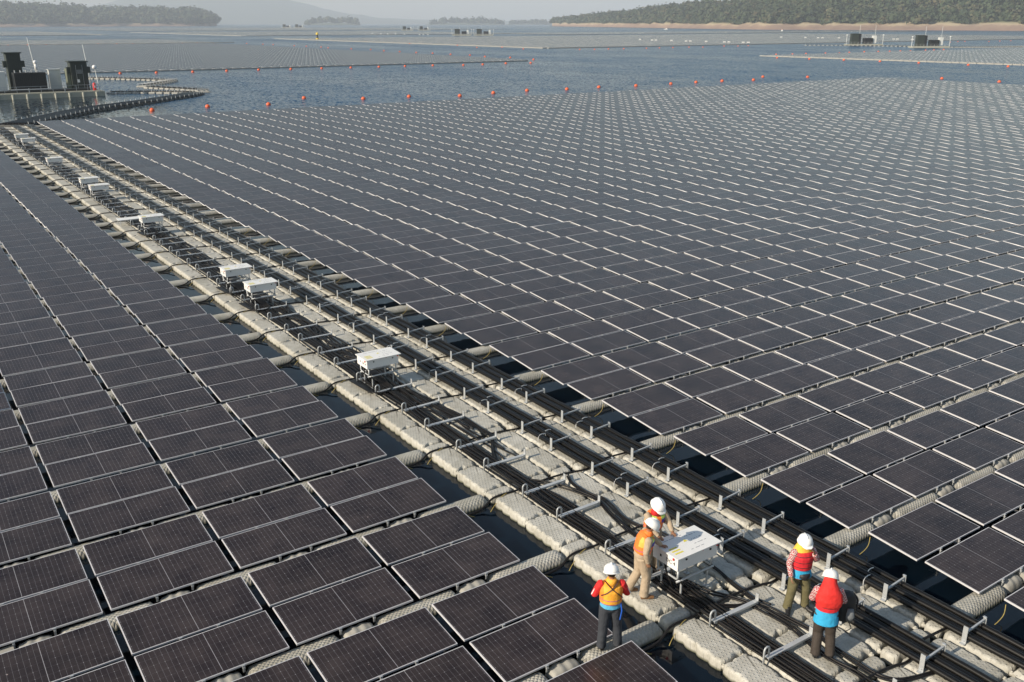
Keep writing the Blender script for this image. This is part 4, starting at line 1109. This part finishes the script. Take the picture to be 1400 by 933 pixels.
def person(label, loc, yaw, pose, colors, scale=1.0):
    """pose: joints in metres, facing +Y. parts: body + clothing children"""
    t = thing('person', label, 'person', loc, yaw); t.scale = (scale*.93,)*3
    J = dict(pelvis=V3(0,0,.95), waist=V3(0,.0,1.08), chest=V3(0,.0,1.30), neck=V3(0,-.01,1.47), head=V3(0,.02,1.62),
             sl=V3(-.185,0,1.41), sr=V3(.185,0,1.41), el=V3(-.25,-.03,1.14), er=V3(.25,-.03,1.14), wl=V3(-.26,.06,.90), wr=V3(.26,.06,.90),
             hl=V3(-.09,0,.93), hr=V3(.09,0,.93), kl=V3(-.11,.03,.50), kr=V3(.11,.03,.50), al=V3(-.12,0,.10), ar=V3(.12,0,.10), tl=V3(-.14,.17,.03), tr=V3(.14,.17,.03), face=V3(0,1,-.1))
    J.update({k: V3(*v) for k, v in pose.items()})
    X = (J['sr']-J['sl']).normalized()
    b_ = MB()
    b_.loft([J['pelvis']-V3(0,0,.06), J['pelvis'], J['waist'], J['chest'], J['neck']-V3(0,0,.05)], [.12,.155,.14,.165,.10], [.09,.11,.10,.115,.07], lat=X, seg=16)
    b_.loft([J['neck']-V3(0,0,.06), J['neck'].lerp(J['head'],.3), J['head']], [.062,.054,.05], seg=12)
    fd = J['face'].normalized(); hz = (V3(0,0,1)-fd*fd.z).normalized(); hx = fd.cross(hz)
    RH = Matrix((hx, fd, hz)).transposed()
    b_.ball(J['head'], (.076,.095,.118), 18, 14, R=RH)
    b_.loft([J['head']+fd*.05-hz*.03, J['head']+fd*.05-hz*.10], [.045,.035], seg=10)
    b_.loft([J['head']+fd*.085+hz*.01, J['head']+fd*.115-hz*.025, J['head']+fd*.09-hz*.035], [.010,.016,.010], seg=8)
    for s in (-1, 1): b_.ball(J['head']+hx*.078*s-hz*.005, (.012,.022,.032), 8, 6, R=RH)
    for s, e, w, h in (('sl','el','wl','hdl'),('sr','er','wr','hdr')):
        b_.loft([J[s]+X*(.02 if s == 'sl' else -.02), J[s].lerp(J[e],.35), J[e], J[e].lerp(J[w],.3), J[w]], [.052,.046,.038,.036,.025], seg=12)
        d = J.get(h, (J[w]-J[e]).normalized()); inn = J['chest']-J[w]
        hand(b_, J[w], d, J.get(h+'n', inn), .7)
    for h, k, a, tt in (('hl','kl','al','tl'),('hr','kr','ar','tr')):
        b_.loft([J[h], J[h].lerp(J[k],.5), J[k], J[k].lerp(J[a],.35), J[a]], [.066,.060,.046,.046,.034], seg=14)
        b_.loft([J[a]-V3(0,0,.0), J[a]-V3(0,0,.05), J[a].lerp(J[tt],.6)-V3(0,0,.03), J[tt]+V3(0,0,.01)], [.036,.042,.042,.028], [.036,.036,.03,.02], lat=X, seg=10)
    body = link('body', b_.mesh('body', SKIN, True), t); remesh(body, .009, it=1)
    e = MB()
    for s in (-1, 1): e.ball(J['head']+fd*.088+hx*.031*s+hz*.012, .009, 8, 6)
    link('eyes', e.mesh('eyes', BLK, True), body)
    hr_ = MB(); hr_.ball(J['head']-fd*.018+hz*.012, (.084,.092,.112), 16, 12, R=RH); link('hair', hr_.mesh('hair', HAIR, True), body)
    m2_ = MB(); m2_.loft([J['head']+fd*.088-hz*.055-hx*.022, J['head']+fd*.094-hz*.057, J['head']+fd*.088-hz*.055+hx*.022], [.004,.007,.004], seg=6); link('mouth', m2_.mesh('mouth', LIP, True), body)
    # trousers
    tb = MB(); C = colors
    tb.loft([J['pelvis']-V3(0,0,.1), J['pelvis']-V3(0,0,.02), J['pelvis']+V3(0,0,.07)], [.15,.175,.155], [.115,.13,.115], lat=X, seg=18)
    for h, k, a in (('hl','kl','al'),('hr','kr','ar')):
        m_ = J[k].copy()
        tb.loft([J[h]+V3(0,0,.02), J[h].lerp(J[k],.45), m_, J[k].lerp(J[a],.4), J[a].lerp(J[k],.12), J[a]-V3(0,0,.03)], [.120,.112,.094,.090,.088,.092], [.125,.114,.096,.094,.094,.10], lat=X, seg=14)
    tr_ = link('trousers', tb.mesh('trousers', C['trousers'], True), t); remesh(tr_, .013)
    # shirt with sleeves
    sb = MB(); hem = C.get('hem', .0)
    flare = .03 if hem > .09 else 0
    sb.loft([J['pelvis']-V3(0,0,hem), J['pelvis']+V3(0,0,.04), J['waist'], J['chest'], J['neck']-V3(0,0,.06), J['neck']+V3(0,0,.0)], [.195+flare,.196,.170,.182,.125,.07], [.16+flare,.152,.130,.135,.085,.065], lat=X, seg=18)
    sleeve = C.get('sleeve', C['shirt'])
    link_sh = link('shirt', sb.mesh('shirt', C['shirt'], True), t); remesh(link_sh, .013)
    for s, e_, w in (('sl','el','wl'),('sr','er','wr')):
        q = MB(); ins = X*(.035 if s == 'sl' else -.035)
        q.loft([J[s]+ins+V3(0,0,.0), J[s]-V3(0,0,.01), J[s].lerp(J[e_],.4), J[e_], J[e_].lerp(J[w],.4), J[w].lerp(J[e_],C.get('cuff',.04))], [.065,.084,.076,.066,.060,.048], seg=14)
        o = link('sleeve', q.mesh('sleeve', sleeve, True), link_sh); remesh(o, .012)
    # life vest
    vb = MB()
    w0 = J['waist']-V3(0,0,.0)
    vb.loft([J['pelvis']+V3(0,0,.08), w0+V3(0,0,.02), J['chest'], J['chest'].lerp(J['neck'],.55), J['neck']-V3(0,0,.045)], [.205,.208,.222,.205,.135], [.175,.180,.188,.155,.11], lat=X, seg=22)
    v_ = link('life_vest', vb.mesh('life vest', C['vest'], True), t); remesh(v_, .013)
    cb = MB(); cb.loft([J['neck']-V3(0,0,.06), J['neck']+V3(0,0,.005), J['neck']+V3(0,0,.04)], [.13,.098,.09], [.12,.09,.085], lat=X, seg=16)
    link('collar', cb.mesh('collar', C.get('collar', C['vest']), True), v_)
    # boots
    for a, tt in (('al','tl'),('ar','tr')):
        q = MB(); d = (J[tt]-J[a]); d.z = 0; d.normalize(); ap = J[a]; heel = V3(ap.x, ap.y, 0)-d*.065
        toe = V3(J[tt].x, J[tt].y, 0)+d*.03; lift = min(ap.z-.10, .2)
        q.loft([ap+V3(0,0,.06), ap-V3(0,0,.02), V3(ap.x, ap.y, ap.z-.06)], [.055,.058,.06], seg=12)
        mid = heel.lerp(toe,.6)
        hz_ = max(0, ap.z-.10)
        q.loft([heel+V3(0,0,.045+hz_), heel.lerp(toe,.3)+V3(0,0,.055+hz_*.8), mid+V3(0,0,.045+hz_*.3), toe+V3(0,0,.035)], [.042,.050,.054,.032], [.044,.055,.044,.030], lat=Vector((-d.y, d.x, 0)), seg=12)
        o = link('boot', q.mesh('boot', C['boots'], True), t); remesh(o, .01)
    # helmet
    hb = MB(); hc = J['head']+hz*.018
    rings = [(-.01,.150,.0),(.03,.150,0),(.075,.138,0),(.11,.112,0),(.135,.07,0),(.146,.02,0)]
    hb.loft([hc+hz*z for z, r, _ in rings], [r*.93 for z, r, _ in rings], [r*1.10 for z, r, _ in rings], lat=hx, seg=24)
    hb.loft([hc+hz*.138-fd*.09, hc+hz*.152, hc+hz*.138+fd*.09], [.012,.014,.012], seg=8)
    hm = link('helmet', hb.mesh('helmet', HELM, True), t)
    br = MB(); br.loft([hc-hz*.018, hc-hz*.004], [.156,.153], [.182,.174], lat=hx, seg=24)
    br.loft([hc+fd*.12-hz*.01, hc+fd*.175-hz*.018, hc+fd*.215-hz*.028], [.12,.10,.055], [.007,.006,.004], lat=hx, seg=16)
    link('brim', br.mesh('brim', HELM, True), hm)
    return t, J
OR = (.85,.20,.03)
vest_front = banded('orange vest with patches', OR, [(1.31,1.41,.05,.22,1,(.55,.75,.15)),(1.22,1.31,.05,.22,1,(.05,.04,.30)),(1.12,1.135,0,1,0,(.25,.05,.25)),(1.04,1.055,0,1,0,(.25,.05,.25)),(1.22,1.42,.12,.22,-1,(.85,.45,.08))])
vest_back = banded('yellow orange vest', (.95,.42,.04), [(1.08,1.4,.15,.3,0,(.95,.26,.03)),(1.125,1.14,0,1,0,(.35,.05,.28)),(1.04,1.055,0,1,0,(.35,.05,.28)),(1.0,1.03,.0,1,0,(.95,.32,.03))])
vest_red = banded('red vest black straps', (.62,.02,.03), [(1.34,1.355,0,1,0,(.02,.02,.02)),(1.21,1.225,0,1,0,(.02,.02,.02)),(1.10,1.115,0,1,0,(.02,.02,.02))])
vest_red2 = banded('red vest plain', (.70,.02,.03), [(1.12,1.135,0,1,0,(.02,.02,.02))])
khaki = cloth('beige work cloth', (.42,.33,.23)); jeans = cloth('dark jeans', (.035,.04,.05)); olive = cloth('olive trousers', (.13,.115,.055))
brown = cloth('dark brown trousers', (.045,.035,.028)); redc = cloth('red shirt', (.62,.02,.02)); blue = cloth('turquoise shirt', (.03,.36,.62)); lblue = cloth('light blue shirt', (.10,.40,.62))
tan = simple('tan leather boots', (.22,.11,.045), .6); blk_boot = simple('black boots', (.015,.015,.016), .5)
chk, nt_, N_, L_, b__ = mat('red checked cloth'); tc_ = N_.new('ShaderNodeTexCoord'); ck = N_.new('ShaderNodeTexChecker'); ck.inputs['Scale'].default_value = 34
ck.inputs[1].default_value = (.35,.03,.04,1); ck.inputs[2].default_value = (.6,.5,.48,1); L_.new(tc_.outputs['Object'], ck.inputs[0]); L_.new(ck.outputs[0], b__.inputs['Base Color'])
ZF = .325
# 1: seen from behind on the left row float
p1, J = person('person in yellow-orange vest, red sleeves and dark jeans seen from behind', (8.98, 10.10, .30), math.radians(-33), dict(
    el=(-.30,.02,1.17), wl=(-.10,.24,1.24), er=(.30,.04,1.17), wr=(.13,.25,1.20), hdl=(.8,.5,.1), hdr=(-.8,.5,.1),
    al=(-.15,-.03,.10), tl=(-.20,.13,.03), ar=(.16,.02,.10), tr=(.22,.19,.03), kl=(-.12,.0,.5), kr=(.14,.05,.5), face=(.0,1,-.35), head=(0,.04,1.61)),
    dict(trousers=jeans, shirt=lblue, sleeve=redc, vest=vest_back, boots=blk_boot, hem=.02))
stp = simple('dark strap', (.05,.02,.02), .6)
part('strap', lambda k: (k.loft([(-.19,-.10,1.22),(-.10,-.165,1.30),(.0,-.16,1.38),(.09,-.10,1.46),(.12,-.02,1.47)], .008, .022, lat=(.6,0,-.8), seg=8), k.loft([(.20,-.08,1.16),(.12,-.165,1.27),(.0,-.165,1.38),(-.09,-.10,1.46),(-.12,-.02,1.47)], .008, .022, lat=(.6,0,.8), seg=8)), stp, p1)
part('strap', lambda k: k.loft([(.17,-.10,1.05),(.19,-.13,.9),(.16,-.14,.72)], .006, .012, seg=6), simple('blue strap', (.02,.12,.6), .5), p1)
part('sleeve_stripe', lambda k: (k.loft([(-.245,-.0,1.42),(-.30,-.01,1.30),(-.355,.0,1.18)], .012, seg=6), k.loft([(.245,-.0,1.42),(.30,-.0,1.30),(.36,.02,1.18)], .012, seg=6)), WHITE, p1)
# 2: standing at the box, hand on lid
p2, J = person('person in beige work clothes and orange vest stooping over the nearest box', (10.44, 10.94, ZF), math.radians(-120), dict(
    chest=(0,.07,1.30), waist=(0,.02,1.08), neck=(0,.11,1.45), head=(0,.17,1.59), face=(-.1,1,-.75), sl=(-.185,.09,1.39), sr=(.185,.09,1.39),
    er=(.25,.03,1.13), wr=(.22,.09,.88), el=(-.22,.26,1.20), wl=(-.16,.44,1.04), hdl=(.1,1,-.1), hdln=(0,0,-1),
    hr=(.09,0,.93), kr=(.10,.10,.50), ar=(.12,.06,.10), tr=(.13,.24,.03), kl=(-.10,-.02,.52), al=(-.14,-.20,.12), tl=(-.16,-.03,.03)),
    dict(trousers=khaki, shirt=khaki, vest=vest_front, boots=tan, hem=.0))
# 3: behind the box, facing the camera
p3, J = person('person in orange vest with blue patch standing behind the nearest box', (11.20, 11.46, ZF), math.radians(172), dict(
    chest=(0,.05,1.30), neck=(0,.08,1.46), head=(0,.13,1.60), face=(-.05,1,-.6), sl=(-.185,.05,1.40), sr=(.185,.05,1.40),
    el=(-.28,.16,1.17), wl=(-.24,.36,1.04), er=(.22,.2,1.17), wr=(.12,.38,1.04), hdl=(.2,1,0), hdln=(0,0,-1), hdr=(-.1,1,0), hdrn=(0,0,-1)),
    dict(trousers=khaki, shirt=khaki, vest=vest_front, boots=tan, hem=.0, collar=redc))
# 4: yellow scarf, hand to face
p4, J = person('person in red vest and checked sleeves with yellow scarf under the hard hat', (12.50, 8.95, ZF), math.radians(158), scale=.96, pose=dict(
    head=(0,.02,1.62), face=(.15,1,-.15), el=(-.30,.06,1.16), wl=(-.15,.16,1.40), hdl=(.35,.1,1), er=(.27,-.02,1.14), wr=(.27,.10,.90),
    kl=(-.15,.05,.5), kr=(.16,.04,.5), al=(-.20,.0,.10), ar=(.20,.0,.10), tl=(-.26,.16,.03), tr=(.28,.15,.03)),
    colors=dict(trousers=olive, shirt=blue, sleeve=chk, vest=vest_red, boots=blk_boot, hem=.10, cuff=.02))
YSC = cloth('yellow scarf', (.80,.48,.06))
part('scarf', lambda k: k.loft([(0,-.01,1.66),(0,-.02,1.58),(0,-.03,1.50),(0,-.03,1.42)], [.095,.115,.155,.20], [.09,.10,.13,.15], lat=(1,0,0), seg=20, cap=False), YSC, p4, True)
p4.children[-1].location = (0,-.045,0)
part('belt_bag', lambda k: (k.loft([(-.11,.13,.90),(0,.17,.89),(.11,.13,.90)], [.05,.075,.05], [.03,.045,.03], lat=(0,0,1), seg=12)), BLACKP, p4, True)
part('shirt_tail', lambda k: k.loft([(0,0,.94),(0,0,.83)], [.178,.19], [.14,.15], lat=(1,0,0), seg=20, cap=False), chk, p4, True)
# 5: red hood, back to camera, holding a bag
p5, J = person('person with red headcloth and turquoise shirt, back turned, holding a black bag', (11.80, 7.86, ZF), math.radians(-42), dict(
    chest=(0,.05,1.29), neck=(.0,.08,1.44), head=(.02,.14,1.57), face=(.3,1,-.7), sl=(-.185,.05,1.38), sr=(.185,.05,1.38),
    er=(.30,.12,1.13), wr=(.30,.36,1.08), hdr=(.2,1,.0), el=(-.24,.16,1.12), wl=(-.02,.34,1.02), hdl=(.7,.7,0), kl=(-.09,.08,.5), kr=(.12,.05,.5),
    al=(-.12,-.04,.10), tl=(-.12,.13,.03), ar=(.14,-.03,.10), tr=(.20,.14,.03)),
    dict(trousers=brown, shirt=blue, sleeve=chk, vest=vest_red2, boots=blk_boot, hem=.20, cuff=.05))
def hood(k):
    k.loft([(.02,.11,1.585),(.01,.07,1.52),(0,.01,1.45),(0,-.05,1.36),(0,-.085,1.24),(0,-.09,1.13)], [.11,.125,.165,.22,.235,.21], [.12,.13,.14,.14,.12,.10], lat=(1,0,0), seg=20)
hd = part('headcloth', hood, cloth('red headcloth', (.66,.025,.02)), p5, True); remesh(hd, .013)
bag = thing('shoulder_bag', 'black tool bag with dangling straps held by the person in the red headcloth', 'bag', (12.27, 7.84, ZF), math.radians(-42))
def bagf(k):
    k.loft([(0,0,.55),(0,0,.62),(.0,.02,.80),(.0,.02,.98),(0,0,1.08),(0,0,1.12)], [.10,.17,.185,.17,.12,.05], [.08,.12,.13,.12,.09,.04], lat=(1,0,0), seg=16)
bb = part('body', bagf, BLACKP, bag, True); remesh(bb, .014)
part('strap', lambda k: (k.loft(spline([(.1,.1,1.05),(.22,.12,.9),(.2,.1,.7),(.08,.1,.58)],5), .012, .02, seg=6), k.loft(spline([(.05,-.12,.6),(.1,-.15,.5),(.02,-.15,.42),(.08,-.12,.36)],5), .008, seg=6), k.loft(spline([(-.1,-.12,.62),(-.12,-.15,.48),(-.05,-.12,.40)],5), .008, seg=6)), BLACKP, bag, True)
part('pouch', lambda k: k.loft([(.06,-.12,.62),(.06,-.16,.72),(.06,-.13,.86)], [.05,.075,.05], [.03,.04,.03], lat=(1,0,0), seg=10), simple('grey cloth', (.16,.17,.18), .7), bag, True)

# ------------------------------------------------------------------ haze
def haze():
    m = bpy.data.materials.new('haze'); m.use_nodes = True; nt = m.node_tree; nt.nodes.clear()
    out = nt.nodes.new('ShaderNodeOutputMaterial'); v = nt.nodes.new('ShaderNodeVolumePrincipled')
    v.inputs['Color'].default_value = (.79,.87,.97,1); v.inputs['Density'].default_value = HAZE_D; v.inputs['Anisotropy'].default_value = 0.0
    nt.links.new(v.outputs[0], out.inputs['Volume'])
    k = MB(); k.box((0,0,224.0), (27600,27600,450)); o = link('haze', k.mesh('haze', m)); tag(o, 'pale even haze over the lake', 'haze', None, 'stuff')
HAZE_D = 1.5e-4
haze()

# ------------------------------------------------------------------ light
w = bpy.data.worlds.new('World'); scene.world = w; w.use_nodes = True; nt = w.node_tree
bg = nt.nodes['Background']; sky = nt.nodes.new('ShaderNodeTexSky'); sky.sky_type = 'NISHITA'; sky.sun_disc = False
EL, AZ = math.radians(29), math.radians(-90)        # the sun stands towards -X
sky.sun_elevation = EL; sky.sun_rotation = AZ; sky.air_density = 1.5; sky.dust_density = 1.2; sky.ozone_density = 1.2; sky.altitude = 200
bg.inputs['Strength'].default_value = .09
nt.links.new(sky.outputs[0], bg.inputs['Color'])
sd = bpy.data.lights.new('sun', 'SUN'); sd.energy = 4.9; sd.angle = math.radians(.5); sd.color = (1, .88, .72)
so = bpy.data.objects.new('sun', sd); COL.objects.link(so)
sdir = Vector((-math.cos(EL)*math.cos(math.radians(1.5)), .02, math.sin(EL)))
so.rotation_euler = sdir.to_track_quat('Z', 'Y').to_euler()
vs = scene.view_settings; vs.view_transform = 'Standard'; vs.look = 'None'; vs.gamma = 1; vs.exposure = .3; vs.use_curve_mapping = False
scene.cycles.volume_bounces = 1; scene.cycles.max_bounces = 6; scene.cycles.use_denoising = True
